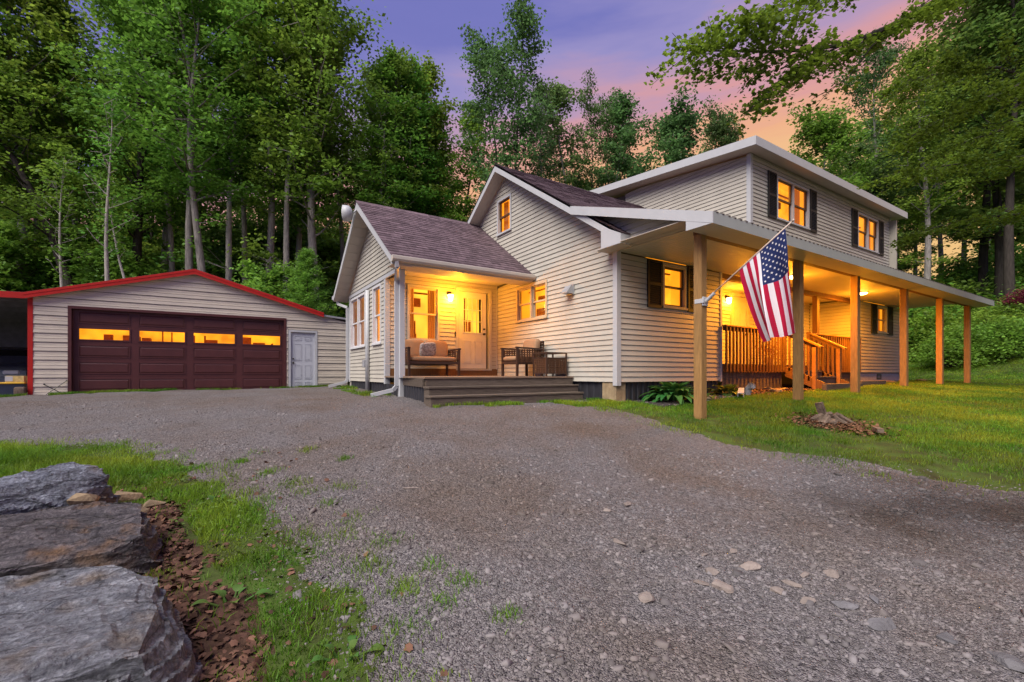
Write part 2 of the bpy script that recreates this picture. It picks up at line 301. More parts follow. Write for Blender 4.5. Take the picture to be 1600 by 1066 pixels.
def stonemat():
    m, t, b = newmat('crushed_stone'); L = t.links; g = N(t, 'ShaderNodeNewGeometry'); P = g.outputs['Position']
    n = N(t, 'ShaderNodeTexNoise'); n.inputs['Scale'].default_value = .8; n.inputs['Detail'].default_value = 7; n.inputs['Roughness'].default_value = .6; L.new(P, n.inputs['Vector'])
    r = N(t, 'ShaderNodeValToRGB'); e = r.color_ramp.elements; e[0].position = .30; e[0].color = (.160, .124, .102, 1); e[1].position = .60; e[1].color = (.188, .170, .168, 1); L.new(n.outputs['Fac'], r.inputs[0])
    ds = N(t, 'ShaderNodeVectorMath', operation='DISTANCE'); ds.inputs[1].default_value = (-1.55, -4.95, -.87); L.new(P, ds.inputs[0])
    dn = N(t, 'ShaderNodeMath', operation='MULTIPLY_ADD'); dn.inputs[1].default_value = 2.0; L.new(n.outputs['Fac'], dn.inputs[0]); L.new(ds.outputs['Value'], dn.inputs[2])
    dm = N(t, 'ShaderNodeMapRange'); dm.inputs['From Min'].default_value = 1.3; dm.inputs['From Max'].default_value = 2.2; dm.inputs['To Min'].default_value = .42; L.new(dn.outputs[0], dm.inputs[0])
    mr = N(t, 'ShaderNodeMapRange'); mr.inputs['To Min'].default_value = .5; mr.inputs['To Max'].default_value = 1.35; L.new(g.outputs['Random Per Island'], mr.inputs[0])
    mu = N(t, 'ShaderNodeMath', operation='MULTIPLY'); L.new(mr.outputs[0], mu.inputs[0]); L.new(dm.outputs[0], mu.inputs[1])
    hs = N(t, 'ShaderNodeHueSaturation'); L.new(r.outputs[0], hs.inputs['Color']); L.new(mu.outputs[0], hs.inputs['Value']); L.new(hs.outputs[0], b.inputs['Base Color'])
    b.inputs['Roughness'].default_value = .88; b.inputs['Specular IOR Level'].default_value = .2; return m
M['stones'] = stonemat()
M['soil'] = mat('lawn_soil', (.070, .062, .030), .95, .05, .35, 4, .6, 40, col2=(.075, .125, .024))
M['mould'] = mat('leaf_mould', (.070, .040, .028), .95, .05, .5, 14, .6, 50)
M['forestfloor'] = mat('forest_floor', (.060, .058, .026), .95, .05, .5, 2, .5, 20)
M['mulch'] = mat('bed_mulch', (.060, .050, .048), .95, .05, .4, 25, .6, 60)

# ------------------------------------------------------------------ mesh helpers
class MB:
    def __init__(s): s.v = []; s.f = []; s.m = []; s.mi = 0
    def add(s, vs, fs):
        o = len(s.v); s.v += [tuple(map(float, p)) for p in vs]; s.f += [tuple(i + o for i in f) for f in fs]; s.m += [s.mi] * len(fs); return s
    def poly(s, *pts): return s.add(pts, [tuple(range(len(pts)))])
    def box(s, x0, x1, y0, y1, z0, z1):
        return s.add([(x0,y0,z0),(x1,y0,z0),(x1,y1,z0),(x0,y1,z0),(x0,y0,z1),(x1,y0,z1),(x1,y1,z1),(x0,y1,z1)],
                     [(0,3,2,1),(4,5,6,7),(0,1,5,4),(1,2,6,5),(2,3,7,6),(3,0,4,7)])
    def bbox(s, x0, x1, y0, y1, z0, z1, b=.006):
        """box with chamfered edges"""
        vs = []
        for sx, X in ((1, x0), (-1, x1)):
            for sy, Y in ((1, y0), (-1, y1)):
                for sz, Z in ((1, z0), (-1, z1)):
                    vs += [(X, Y + sy*b, Z + sz*b), (X + sx*b, Y, Z + sz*b), (X + sx*b, Y + sy*b, Z)]
        me = bmesh.new()
        for p in vs: me.verts.new(p)
        bmesh.ops.convex_hull(me, input=me.verts[:]); me.verts.index_update()
        s.add([p.co[:] for p in me.verts], [tuple(q.index for q in f.verts) for f in me.faces]); me.free(); return s
    def beam(s, p, q, w, h, up=(0, 0, 1)):
        """box along p-q, w wide sideways, h tall (centred)"""
        p = Vector(p); q = Vector(q); d = (q - p).normalized(); u = Vector(up)
        a = d.cross(u)
        if a.length < 1e-4: a = d.cross(Vector((1, 0, 0)))
        a.normalize(); u = a.cross(d).normalized()
        vs = [c + a * (w/2*i) + u * (h/2*j) for c in (p, q) for i, j in ((-1,-1),(1,-1),(1,1),(-1,1))]
        return s.add(vs, [(0,1,2,3),(7,6,5,4),(0,4,5,1),(1,5,6,2),(2,6,7,3),(3,7,4,0)])
    def prism(s, pts, off):
        """polygon extruded by the vector off"""
        n = len(pts); o = Vector(off); a = [Vector(p) for p in pts]
        return s.add(a + [p + o for p in a], [tuple(range(n - 1, -1, -1)), tuple(range(n, 2*n))] + [(i, (i+1) % n, n + (i+1) % n, n + i) for i in range(n)])
    def tube(s, pts, rad, n=7, cap=True):
        pts = [Vector(p) for p in pts]; rad = rad if hasattr(rad, '__len__') else [rad] * len(pts)
        rings = []; ref = None
        for i, p in enumerate(pts):
            d = (pts[min(i+1, len(pts)-1)] - pts[max(i-1, 0)])
            d = d.normalized() if d.length > 1e-9 else Vector((0, 0, 1))
            if ref is None: ref = d.orthogonal().normalized()
            a = (ref - d * ref.dot(d))
            a = a.normalized() if a.length > 1e-6 else d.orthogonal().normalized()
            ref = a; b = d.cross(a)
            rings.append([p + (a * math.cos(2*pi*k/n) + b * math.sin(2*pi*k/n)) * rad[i] for k in range(n)])
        vs = [v for r in rings for v in r]
        fs = [(i*n+k, i*n+(k+1) % n, (i+1)*n+(k+1) % n, (i+1)*n+k) for i in range(len(pts)-1) for k in range(n)]
        if cap: fs += [tuple(range(n-1, -1, -1)), tuple((len(pts)-1)*n + k for k in range(n))]
        return s.add(vs, fs)
    def lathe(s, prof, c, n=16):
        c = Vector(c); vs = [c + Vector((r*math.cos(2*pi*k/n), r*math.sin(2*pi*k/n), z)) for r, z in prof for k in range(n)]
        fs = [(i*n+k, i*n+(k+1) % n, (i+1)*n+(k+1) % n, (i+1)*n+k) for i in range(len(prof)-1) for k in range(n)]
        return s.add(vs, fs + [tuple(range(n-1, -1, -1)), tuple((len(prof)-1)*n + k for k in range(n))])

FRAME = {}
def link(name, me, parent=None):
    o = bpy.data.objects.new(name, me); COL.objects.link(o)
    if parent is not None: o.parent = parent; FRAME[o.name] = FRAME[parent.name]
    return o
def build(name, mb, mats, parent=None, smooth=False, stuff=False, label=None):
    fr = Vector(FRAME[parent.name]) if parent is not None else Vector((0, 0, 0))
    me = bpy.data.meshes.new(name)
    me.from_pydata([tuple(Vector(p) - fr) for p in mb.v], [], mb.f)
    for m in (mats if isinstance(mats, (list, tuple)) else [mats]): me.materials.append(M[m])
    if isinstance(mats, (list, tuple)) and len(mats) > 1: me.polygons.foreach_set('material_index', mb.m)
    if smooth: me.polygons.foreach_set('use_smooth', [True] * len(me.polygons))
    o = link(name, me, parent)
    if stuff: o['kind'] = 'stuff'
    if label: o['label'] = label
    return o
def thing(name, label, cat, loc, group=None):
    o = bpy.data.objects.new(name, None); COL.objects.link(o); o.location = loc; o.empty_display_size = .2
    FRAME[o.name] = tuple(loc); o['label'] = label; o['category'] = cat
    if group: o['group'] = group
    return o
def tag(o, label=None, cat=None, group=None, kind=None):
    for k, v in (('label', label), ('category', cat), ('group', group), ('kind', kind)):
        if v: o[k] = v
    return o
def npmesh(name, V, F, mat, smooth=False):
    """V (n,3), F (m,k) arrays -> mesh datablock"""
    me = bpy.data.meshes.new(name); V = np.asarray(V, np.float32); F = np.asarray(F, np.int32)
    me.vertices.add(len(V)); me.vertices.foreach_set('co', V.ravel())
    me.loops.add(F.size); me.loops.foreach_set('vertex_index', F.ravel())
    me.polygons.add(len(F)); k = F.shape[1]
    me.polygons.foreach_set('loop_start', np.arange(0, F.size, k, dtype=np.int32))
    if smooth: me.polygons.foreach_set('use_smooth', np.ones(len(F), bool))
    me.materials.append(M[mat]); me.update(calc_edges=True); return me
def unit(a): return a / np.maximum(np.linalg.norm(a, axis=-1, keepdims=True), 1e-9)

def leaf_quads(C, size, rg, tilt=.7, aspect=.55, droop=.15):
    """rhombic leaves centred at C; returns V, F"""
    n = len(C); az = rg.uniform(0, 2*pi, n)
    d = unit(np.stack([np.cos(az), np.sin(az), rg.normal(-droop, tilt*.45, n)], 1))
    up = unit(np.stack([rg.normal(0, tilt, n), rg.normal(0, tilt, n), np.ones(n)], 1))
    s = unit(np.cross(d, up)); l = (size * rg.uniform(.65, 1.3, n))[:, None]
    up2 = np.cross(s, d)
    V = np.stack([C - d*l*.5, C + s*l*aspect*.5 + up2*l*.08, C + d*l*.5, C - s*l*aspect*.5 + up2*l*.08], 1).reshape(-1, 3)
    return V, np.arange(4*n).reshape(n, 4)
# ------------------------------------------------------------------ ground: driveway, lawn, forest floor
def poly_in(px, py, poly):
    poly = np.asarray(poly, float); r = np.zeros(px.shape, bool); j = len(poly) - 1
    for i in range(len(poly)):
        xi, yi = poly[i]; xj, yj = poly[j]
        c = ((yi > py) != (yj > py)) & (px < (xj - xi) * (py - yi) / (yj - yi + 1e-12) + xi)
        r ^= c; j = i
    return r
def vnoise(x, y, s, seed=0):
    """cheap smooth value noise in -1..1"""
    x = np.asarray(x) * s + seed * 17.3; y = np.asarray(y) * s - seed * 9.1
    xi = np.floor(x).astype(int); yi = np.floor(y).astype(int); fx = x - xi; fy = y - yi
    fx = fx*fx*(3-2*fx); fy = fy*fy*(3-2*fy)
    h = lambda a, b: ((np.sin(a * 127.1 + b * 311.7 + seed * 74.7) * 43758.5453) % 1.0) * 2 - 1
    return (h(xi, yi)*(1-fx)+h(xi+1, yi)*fx)*(1-fy) + (h(xi, yi+1)*(1-fx)+h(xi+1, yi+1)*fx)*fy
LAWN_R = [(-.75, .62), (-.64, -.57), (-.69, -1.18), (-.81, -1.87), (-1.02, -2.5), (-1.0, -2.95), (-.95, -3.33), (-.70, -3.71), (-.58, -4.09),
          (-.64, -4.39), (-.72, -4.69), (-.68, -4.96), (-.59, -5.24), (.3, -6.3), (3, -9), (20, -30), (90, -30), (90, 16), (14.2, 16), (14.2, .2), (.1, .2)]
LAWN_L = [(-14, 3.2), (-10.5, 2.3), (-8.38, 1.35), (-7.9, 1.09), (-7.36, .64), (-7.02, .14), (-6.67, -.58), (-6.49, -1.11), (-6.27, -1.56), (-6.05, -2.2),
          (-5.96, -2.65), (-5.92, -3.03), (-5.84, -3.35), (-5.79, -3.56), (-5.73, -3.77), (-5.70, -3.98), (-5.71, -4.18), (-5.77, -4.43), (-5.85, -5.4),
          (-7.2, -6.2), (-14, -5)]
LITTER = [(-6.80, -1.75), (-6.56, -1.80), (-6.42, -2.5), (-6.36, -2.9), (-6.28, -3.2), (-6.20, -3.5), (-6.16, -3.82), (-6.14, -4.3), (-6.3, -4.6), (-6.55, -4.0), (-6.6, -3.3), (-6.7, -2.5)]
def zone(x, y):
    """0 driveway 1 lawn right 2 lawn left 3 forest"""
    nx = x + .11 * vnoise(x, y, 3.1, 1) + .05 * vnoise(x, y, 9, 2); ny = y + .11 * vnoise(x, y, 2.7, 3) + .05 * vnoise(x, y, 8, 4)
    z = np.zeros(np.shape(x), int)
    z[poly_in(nx, ny, LAWN_R)] = 1; z[poly_in(nx, ny, LAWN_L)] = 2
    forest = (ny > 15.5 - .0 * nx) | (nx < -15) | (nx > 34) | ((nx > 0) & (ny > 9)) | ((nx > 23.5 + .9*np.maximum(ny - 1, 0) * 0) & (ny < 40) & (gz(x, y) > 2.4))
    z[forest] = 3
    z[(z == 2) & poly_in(nx, ny, LITTER)] = 4
    return z
TRK = np.array([(-2.6, -8.0), (-3.9, -4.0), (-5.0, -.6), (-6.4, 4.0), (-7.0, 9.8)])
def track(x, y):
    """1 in the two wheel tracks that run from the foreground to the garage door"""
    best = np.full(np.shape(x), 1e9)
    for (x0, y0), (x1, y1) in zip(TRK[:-1], TRK[1:]):
        dx, dy = x1 - x0, y1 - y0; L2 = dx*dx + dy*dy; t = np.clip(((x - x0)*dx + (y - y0)*dy) / L2, 0, 1)
        best = np.minimum(best, np.hypot(x - x0 - t*dx, y - y0 - t*dy))
    return np.exp(-((best - .76 + .08 * vnoise(x, y, .9, 81)) / .20) ** 2)
def micro(x, y):
    return -.016 * track(x, y) + .012 * vnoise(x, y, 2.2, 5) + .007 * vnoise(x, y, 6, 6)
def ground_z(x, y): return gz(x, y) + micro(x, y)
def grid_axis(a, b, fine0, fine1, fine, coarse0, growth=1.25):
    c = list(np.arange(fine0, fine1 + 1e-6, fine)); st = coarse0; p = c[0]; L = []
    while p > a: p -= st; st *= growth; L.append(p)
    st = coarse0; p = c[-1]; Rr = []
    while p < b: p += st; st *= growth; Rr.append(p)
    return np.array(L[::-1] + c + Rr)
def fine(ax, a, b): return np.unique(np.round(np.concatenate([ax[ax < a], np.arange(a, b, .04), ax[ax > b]]), 4))
gx = fine(grid_axis(-900, 900, -13, 16, .10, .2), -8.6, .4); gy = fine(grid_axis(-900, 900, -8.5, 13, .10, .2), -6, 1.6)
XX, YY = np.meshgrid(gx, gy, indexing='ij')
ZZ = ground_z(XX, YY); nxg, nyg = XX.shape
Vg = np.stack([XX, YY, ZZ], -1).reshape(-1, 3)
ii, jj = np.meshgrid(np.arange(nxg - 1), np.arange(nyg - 1), indexing='ij')
Fg = np.stack([ii*nyg + jj, (ii+1)*nyg + jj, (ii+1)*nyg + jj + 1, ii*nyg + jj + 1], -1).reshape(-1, 4)
cxg = Vg[Fg].mean(1); zn = zone(cxg[:, 0], cxg[:, 1])
def submesh(name, sel, mat):
    F = Fg[sel]; u, inv = np.unique(F, return_inverse=True)
    o = link(name, npmesh(name, Vg[u], inv.reshape(F.shape), mat, True)); o['kind'] = 'structure'; return o
submesh('driveway', zn == 0, 'gravel'); submesh('lawn', (zn == 1) | (zn == 2), 'soil'); submesh('forest_floor', zn == 3, 'forestfloor'); submesh('leaf_mould', zn == 4, 'mould')

# ------------------------------------------------------------------ walls, windows, doors
def W(O, a, n):
    O = Vector(O); a = Vector(a); n = Vector(n)
    return lambda s, p, z: O + a * s + n * p + Vector((0, 0, z))
WG = W((0, 0, 0), (0, 1, 0), (-1, 0, 0))            # main gable wall
def WY(y): return W((0, y, 0), (1, 0, 0), (0, -1, 0))   # walls that face the porch side
def WX(x): return W((x, 0, 0), (0, 1, 0), (-1, 0, 0))   # walls that face the drive
def siding(parent, w, z0, z1, bounds, openings=(), exp=.1016, lip=.017, gap=.007, mat='siding', name='siding_board', zref=0):
    """lapped boards, each course an object. bounds(z) -> (s_min, s_max); openings (s0,s1,z0,z1)"""
    k = math.floor((z0 - zref) / exp + 1e-6)
    while zref + k*exp < z1 - .004:
        a, b = max(zref + k*exp, z0), min(zref + (k+1)*exp, z1); kz = zref + k*exp; k += 1
        if b - a < .012: continue
        top = b - gap
        br = sorted({a, top} | {z for o in openings for z in o[2:4] if a < z < top})
        full = sorted(o for o in openings if o[2] <= a + 1e-6 and o[3] >= top - 1e-6); mbs = {}
        for za, zb in zip(br[:-1], br[1:]):
            zm = (za + zb) / 2
            A0, A1 = bounds(za); B0, B1 = bounds(zb)
            if min(A1 - A0, B1 - B0) < .0: 
                if A1 - A0 < .02: continue
                B0 = B1 = (B0 + B1) / 2
            spans = [(A0, A1, B0, B1)]
            for o in openings:
                if o[2] < zm < o[3]:
                    ns = []
                    for (p0, p1, q0, q1) in spans:
                        if o[1] <= p0 or o[0] >= p1: ns.append((p0, p1, q0, q1)); continue
                        if o[0] > p0: ns.append((p0, o[0], q0, o[0]))
                        if o[1] < p1: ns.append((o[1], p1, o[1], q1))
                    spans = ns
            P = lambda z: lip * (1 - (z - kz) / exp) + .001
            for (p0, p1, q0, q1) in spans:
                mb = mbs.setdefault(sum((p0 + p1) / 2 > o[0] for o in full), MB())
                mb.poly(w(p0, P(za), za), w(p1, P(za), za), w(q1, P(zb), zb), w(q0, P(zb), zb))
                if za == a: mb.poly(w(p0, P(za), za), w(p0, -.006, za), w(p1, -.006, za), w(p1, P(za), za))
                if zb == top: mb.poly(w(q0, P(zb), zb), w(q1, P(zb), zb), w(q1, -.006, zb), w(q0, -.006, zb))
        for mb in mbs.values(): build(name, mb, mat, parent)
def backing(parent, w, pts, openings=(), mat='backing', name='wall', p0=-.012, p1=-.10):
    """sheet behind the boards, cut for the openings by horizontal bands; pts is a convex (s,z) outline"""
    mb = MB(); zs = sorted({z for _, z in pts} | {z for o in openings for z in o[2:4]})
    def span(z):
        xs = []
        for (s0, a), (s1, b) in zip(pts, pts[1:] + pts[:1]):
            if abs(a - b) > 1e-9 and min(a, b) - 1e-9 <= z <= max(a, b) + 1e-9: xs.append(s0 + (s1 - s0) * (z - a) / (b - a))
        return (min(xs), max(xs)) if xs else (0, 0)
    for za, zb in zip(zs[:-1], zs[1:]):
        A = span(za + 1e-6); B = span(zb - 1e-6); zm = (za + zb) / 2; sp = [(A[0], A[1], B[0], B[1])]
        for o in openings:
            if o[2] < zm < o[3]:
                ns = []
                for (a0, a1, b0, b1) in sp:
                    if o[1] <= a0 or o[0] >= a1: ns.append((a0, a1, b0, b1)); continue
                    if o[0] > a0: ns.append((a0, o[0], b0, o[0]))
                    if o[1] < a1: ns.append((o[1], a1, o[1], b1))
                sp = ns
        for (a0, a1, b0, b1) in sp:
            if max(a1 - a0, b1 - b0) < 1e-4: continue
            for p in (p0, p1): mb.poly(w(a0, p, za), w(a1, p, za), w(b1, p, zb), w(b0, p, zb))
    return build(name, mb, mat, parent)
def wbox(mb, w, s0, s1, p0, p1, z0, z1):
    c = [w(s, p, z) for z in (z0, z1) for s, p in ((s0, p0), (s1, p0), (s1, p1), (s0, p1))]
    return mb.add(c, [(0,3,2,1),(4,5,6,7),(0,1,5,4),(1,2,6,5),(2,3,7,6),(3,0,4,7)])
def frame_rect(mb, w, s0, s1, z0, z1, t, p0, p1, bottom=None):
    bt = bottom or t
    wbox(mb, w, s0, s0 + t, p0, p1, z0, z1); wbox(mb, w, s1 - t, s1, p0, p1, z0, z1)
    wbox(mb, w, s0 + t, s1 - t, p0, p1, z1 - t, z1); wbox(mb, w, s0 + t, s1 - t, p0, p1, z0, z0 + bt)
def wpane(mb, w, s0, s1, p, z0, z1):
    q = [w(s0, p, z0), w(s1, p, z0), w(s1, p, z1), w(s0, p, z1)]; n = (q[1] - q[0]).cross(q[3] - q[0])
    mb.poly(*(q if n.dot(w(0, 1, 0) - w(0, 0, 0)) > 0 else q[::-1]))
def lit_room(parent, w, s0, s1, z0, z1, depth, mat, curtains=(), things=()):
    mb = MB(); e = .16
    mb.poly(w(s0 - e, -depth, z0 - e), w(s1 + e, -depth, z0 - e), w(s1 + e, -depth, z1 + e), w(s0 - e, -depth, z1 + e))
    build('lit_room', mb, mat, parent)
    mb = MB()
    for q in (((s0-e, z0-e), (s1+e, z0-e)), ((s1+e, z0-e), (s1+e, z1+e)), ((s1+e, z1+e), (s0-e, z1+e)), ((s0-e, z1+e), (s0-e, z0-e))):
        (a, b), (c, d) = q; mb.poly(w(a, -.101, b), w(c, -.101, d), w(c, -depth, d), w(a, -depth, b))
    build('room_side', mb, 'roominside', parent)
    for (c0, c1, d0, d1) in curtains:
        mb = MB(); n = 14
        for i in range(n):
            a = c0 + (c1 - c0) * i / n; b = c0 + (c1 - c0) * (i + 1) / n
            pa, pb = -.17 - .02 * math.sin(i * 1.5), -.17 - .02 * math.sin((i + 1) * 1.5)
            mb.poly(w(a, pa, d0), w(b, pb, d0), w(b, pb, d1), w(a, pa, d1))
        build('curtain', mb, 'curtain', parent, True)
    rq = random.Random(int((s0 * 7 + z0 * 13) * 100)); WS, HS = s1 - s0, z1 - z0
    things = list(things) + [(s0 + WS * a, s0 + WS * (a + b), z0 + HS * c, z0 + HS * (c + e_), depth - .06) for a, b, c, e_ in ((rq.uniform(.05, .3), .03, -.05, 1.0), (rq.uniform(.45, .6), rq.uniform(.15, .3), rq.uniform(.55, .7), .16), (rq.uniform(.2, .6), rq.uniform(.25, .4), -.05, rq.uniform(.15, .3)), (-.1, 1.2, .93, .03))]
    for (c0, c1, d0, d1, pp) in things:
        mb = MB(); wbox(mb, w, c0, c1, -pp, -pp - .04, d0, d1); build('room_furnishing', mb, 'clutter', parent)
def dh_window(parent, w, s0, s1, z0, z1, units=1, casing='trim', sash='tanwin', room='room', depth=.5, curtains=(), things=(), sill=True, cw=.055):
    """double hung window(s) with casing, sashes, panes and a lit room behind"""
    mb = MB(); frame_rect(mb, w, s0, s1, z0, z1, cw, -.10, .034, cw)
    if sill: wbox(mb, w, s0 - .012, s1 + .012, .034, .058, z0 - .004, z0 + .035)
    us = (s1 - s0 - 2*cw - (units - 1)*.055) / units
    for i in range(1, units):
        a = s0 + cw + i*us + (i-1)*.055; wbox(mb, w, a, a + .055, -.10, .030, z0 + cw, z1 - cw)
    win = build('window', mb, casing, parent)
    for i in range(units):
        a = s0 + cw + i*(us + .055); b = a + us; zm = (z0 + z1) / 2
        for nm, c, d, p in (('sash', z0 + cw, zm + .02, -.045), ('sash', zm - .02, z1 - cw, -.012)):
            m2 = MB(); frame_rect(m2, w, a + .001, b - .001, c + .001, d - .001, .038, p - .028, p); build(nm, m2, sash, win)
            m3 = MB(); wpane(m3, w, a + .03, b - .03, p - .014, c + .03, d - .03); build('pane', m3, 'glass', win)
    lit_room(win, w, s0, s1, z0, z1, depth, room, curtains, things)
    return win
def shutter(parent, w, s0, s1, z0, z1, mt='shutter'):
    mb = MB(); frame_rect(mb, w, s0, s1, z0, z1, .045, .018, .048, .06); zm = (z0 + z1) / 2
    wbox(mb, w, s0 + .045, s1 - .045, .018, .046, zm - .03, zm + .03); wbox(mb, w, s0 + .045, s1 - .045, .017, .024, z0 + .05, z1 - .04)
    sh = build('shutter', mb, mt, parent); m2 = MB()
    for lo, hi in ((z0 + .06, zm - .03), (zm + .03, z1 - .045)):
        n = int((hi - lo) / .042)
        for i in range(n):
            z = lo + (i + .5) * (hi - lo) / n
            c = [w(s, p, z + dz) for s in (s0 + .046, s1 - .046) for p, dz in ((.044, -.016), (.046, -.010), (.030, .020), (.026, .016))]
            m2.add(c, [(0,1,2,3),(7,6,5,4),(0,4,5,1),(1,5,6,2),(2,6,7,3),(3,7,4,0)])
    o = build('louvre', m2, mt, sh); o['kind'] = 'stuff'
def panel_door(parent, w, s0, s1, z0, z1, mt, panels, lite=None, knob='r', p=-.03, glassroom=None, grid=(3, 3), name='door'):
    """slab with moulded panels (raised rims); panels and lite in door fractions"""
    mb = MB(); W_, H_ = s1 - s0, z1 - z0
    if lite:
        l0, l1, m0, m1 = s0 + lite[0]*W_, s0 + lite[1]*W_, z0 + lite[2]*H_, z0 + lite[3]*H_
        wbox(mb, w, s0, l0, p - .045, p, z0, z1); wbox(mb, w, l1, s1, p - .045, p, z0, z1)
        wbox(mb, w, l0, l1, p - .045, p, z0, m0); wbox(mb, w, l0, l1, p - .045, p, m1, z1)
    else: wbox(mb, w, s0, s1, p - .045, p, z0, z1)
    d = build(name, mb, mt, parent)
    for (a, b, c, e) in panels:
        m2 = MB(); A, B, C_, E = s0 + a*W_, s0 + b*W_, z0 + c*H_, z0 + e*H_
        frame_rect(m2, w, A, B, C_, E, .018, p + .0005, p + .010)
        wbox(m2, w, A + .04, B - .04, p + .0005, p + .007, C_ + .04, E - .04)
        build('door_panel', m2, mt, d)
    if lite:
        m3 = MB(); frame_rect(m3, w, l0 - .02, l1 + .02, m0 - .02, m1 + .02, .028, p + .0005, p + .012)
        build('lite_frame', m3, mt, d)
        m3 = MB()
        for i in range(1, grid[0]): x = l0 + (l1 - l0) * i / grid[0]; wbox(m3, w, x - .008, x + .008, p - .03, p - .008, m0, m1)
        for i in range(1, grid[1]): z = m0 + (m1 - m0) * i / grid[1]; wbox(m3, w, l0, l1, p - .031, p - .0075, z - .008, z + .008)
        build('muntin', m3, mt, d)
        m4 = MB(); m4.poly(w(l0, p - .025, m0), w(l1, p - .025, m0), w(l1, p - .025, m1), w(l0, p - .025, m1)); build('door_pane', m4, 'glass', d)
        m5 = MB(); m5.poly(w(l0 - .1, -.35, m0 - .1), w(l1 + .1, -.35, m0 - .1), w(l1 + .1, -.35, m1 + .1), w(l0 - .1, -.35, m1 + .1)); build('lit_room', m5, glassroom, d)
        m6 = MB(); wbox(m6, w, l0 - .02, l0 + .15, -.22, -.24, m0, m1 + .02); wbox(m6, w, l0 + .2, l0 + .34, -.26, -.28, m0 + .05, m0 + .35)
        build('room_furnishing', m6, 'clutter', d)
    kx = s1 - .07 if knob == 'r' else s0 + .07
    kz = z0 + .46 * H_
    for nm, zc, r in (('door_handle', kz, .030), ('deadbolt', kz + .13, .024)):
        m7 = MB(); m7.tube([w(kx, p, zc), w(kx, p + .015, zc), w(kx, p + .03, zc), w(kx, p + .055, zc), w(kx, p + .065, zc)], [r, r, r*.45, r*.95, r*.5], 10); build(nm, m7, 'metal', d)
    return d
def wall_lamp(parent, w, s, z, energy, lightcol=(1, .34, .010)):
    mb = MB(); wbox(mb, w, s - .06, s + .06, .004, .022, z + .02, z + .20); 
    mb.tube([w(s, .022, z + .15), w(s, .09, z + .17), w(s, .10, z + .13)], .012, 6)
    mb.tube([w(s, .10, z + .11), w(s, .10, z + .135)], [.075, .03], 10)
    L = build('wall_lamp', mb, 'metal', parent); m2 = MB()
    m2.tube([w(s, .10, z - .05), w(s, .10, z - .03), w(s, .10, z + .06), w(s, .10, z + .108)], [.03, .05, .062, .07], 10)
    build('lamp_shade', m2, 'warmlamp', L, True)
    ld = bpy.data.lights.new('lamp_light', 'POINT'); ld.energy = energy; ld.color = lightcol; ld.shadow_soft_size = .13
    lo = bpy.data.objects.new('lamp_light', ld); COL.objects.link(lo); lo.parent = parent
    lo.location = w(s, .55, z - .04) - Vector(FRAME[parent.name])
def ceiling_lamp(parent, x, y, z, energy, lightcol=(1, .34, .010)):
    mb = MB(); mb.lathe([(.15, z), (.15, z - .018), (.13, z - .024)], (x, y, 0), 18); L = build('ceiling_lamp', mb, 'trim', parent)
    m2 = MB(); m2.lathe([(.128, z - .024), (.115, z - .05), (.07, z - .07), (.01, z - .076)], (x, y, 0), 18); build('lamp_shade', m2, 'warmlamp', L, True)
    ld = bpy.data.lights.new('lamp_light', 'AREA'); ld.shape = 'DISK'; ld.size = .26; ld.energy = energy; ld.color = lightcol
    lo = bpy.data.objects.new('lamp_light', ld); COL.objects.link(lo); lo.parent = parent
    lo.location = Vector((x, y, z - .085)) - Vector(FRAME[parent.name])
    ld = bpy.data.lights.new('ceiling_fill', 'POINT'); ld.energy = energy * .20; ld.color = lightcol; ld.shadow_soft_size = .15  # extra point light added below the fixture to brighten the ceiling
    lo = bpy.data.objects.new('ceiling_fill', ld); COL.objects.link(lo); lo.parent = parent; lo.location = Vector((x, y, z - .50)) - Vector(FRAME[parent.name])
def shingles(parent, p_eave0, p_eave1, p_ridge0, p_ridge1, n, seed, mt='shingle', tab=.30, clip=None):
    """courses of shingle tabs with thickness on a sloped quad, eave corner pair to ridge corner pair; clip(point)->bool keeps a tab"""
    e0, e1, r0, r1 = map(Vector, (p_eave0, p_eave1, p_ridge0, p_ridge1)); nr = (e1 - e0).cross(r0 - e0).normalized()
    if nr.z < 0: nr = -nr
    rr = random.Random(seed); mb = MB()
    for k in range(n):
        a0, a1 = e0.lerp(r0, k / n), e1.lerp(r1, k / n); b0, b1 = e0.lerp(r0, (k + 1.0) / n), e1.lerp(r1, (k + 1.0) / n)
        Lg = (a1 - a0).length; x = -rr.random() * tab
        while x < Lg:
            wd = tab * rr.uniform(.55, 1.25); u0, u1 = max(x, 0) / Lg, min(x + wd - .004, Lg) / Lg; x += wd
            if u1 - u0 < .002: continue
            h = .010 + rr.uniform(0, .006); p, q, r, s = a0.lerp(a1, u0), a0.lerp(a1, u1), b0.lerp(b1, u1), b0.lerp(b1, u0)
            if clip and not clip((p + r) / 2): continue
            P, Q, R2, S2 = p + nr*h, q + nr*h, r + nr*.003, s + nr*.003
            mb.add([P, Q, R2, S2, p, q], [(0,1,2,3), (4,5,1,0)])
    o = build('shingle', mb, mt, parent); o['kind'] = 'stuff'; return o
# ================================================================== HOUSE
H = thing('house', 'cream clapboard house with brown shingle roofs, a flag-side porch and orange lit windows', 'house', (0, 0, -.4))
SL = .663; EY, EZ = -.43, 2.64; RY, RZ = 3.93, 2.64 + .663 * 4.36
def main_top(y): return EZ + SL * (y - EY) if y < RY else RZ - SL * (y - RY)
def roof_slab(name, pts, th, mt, parent): 
    mb = MB(); mb.prism(pts, (0, 0, -th)); return build(name, mb, mt, parent)
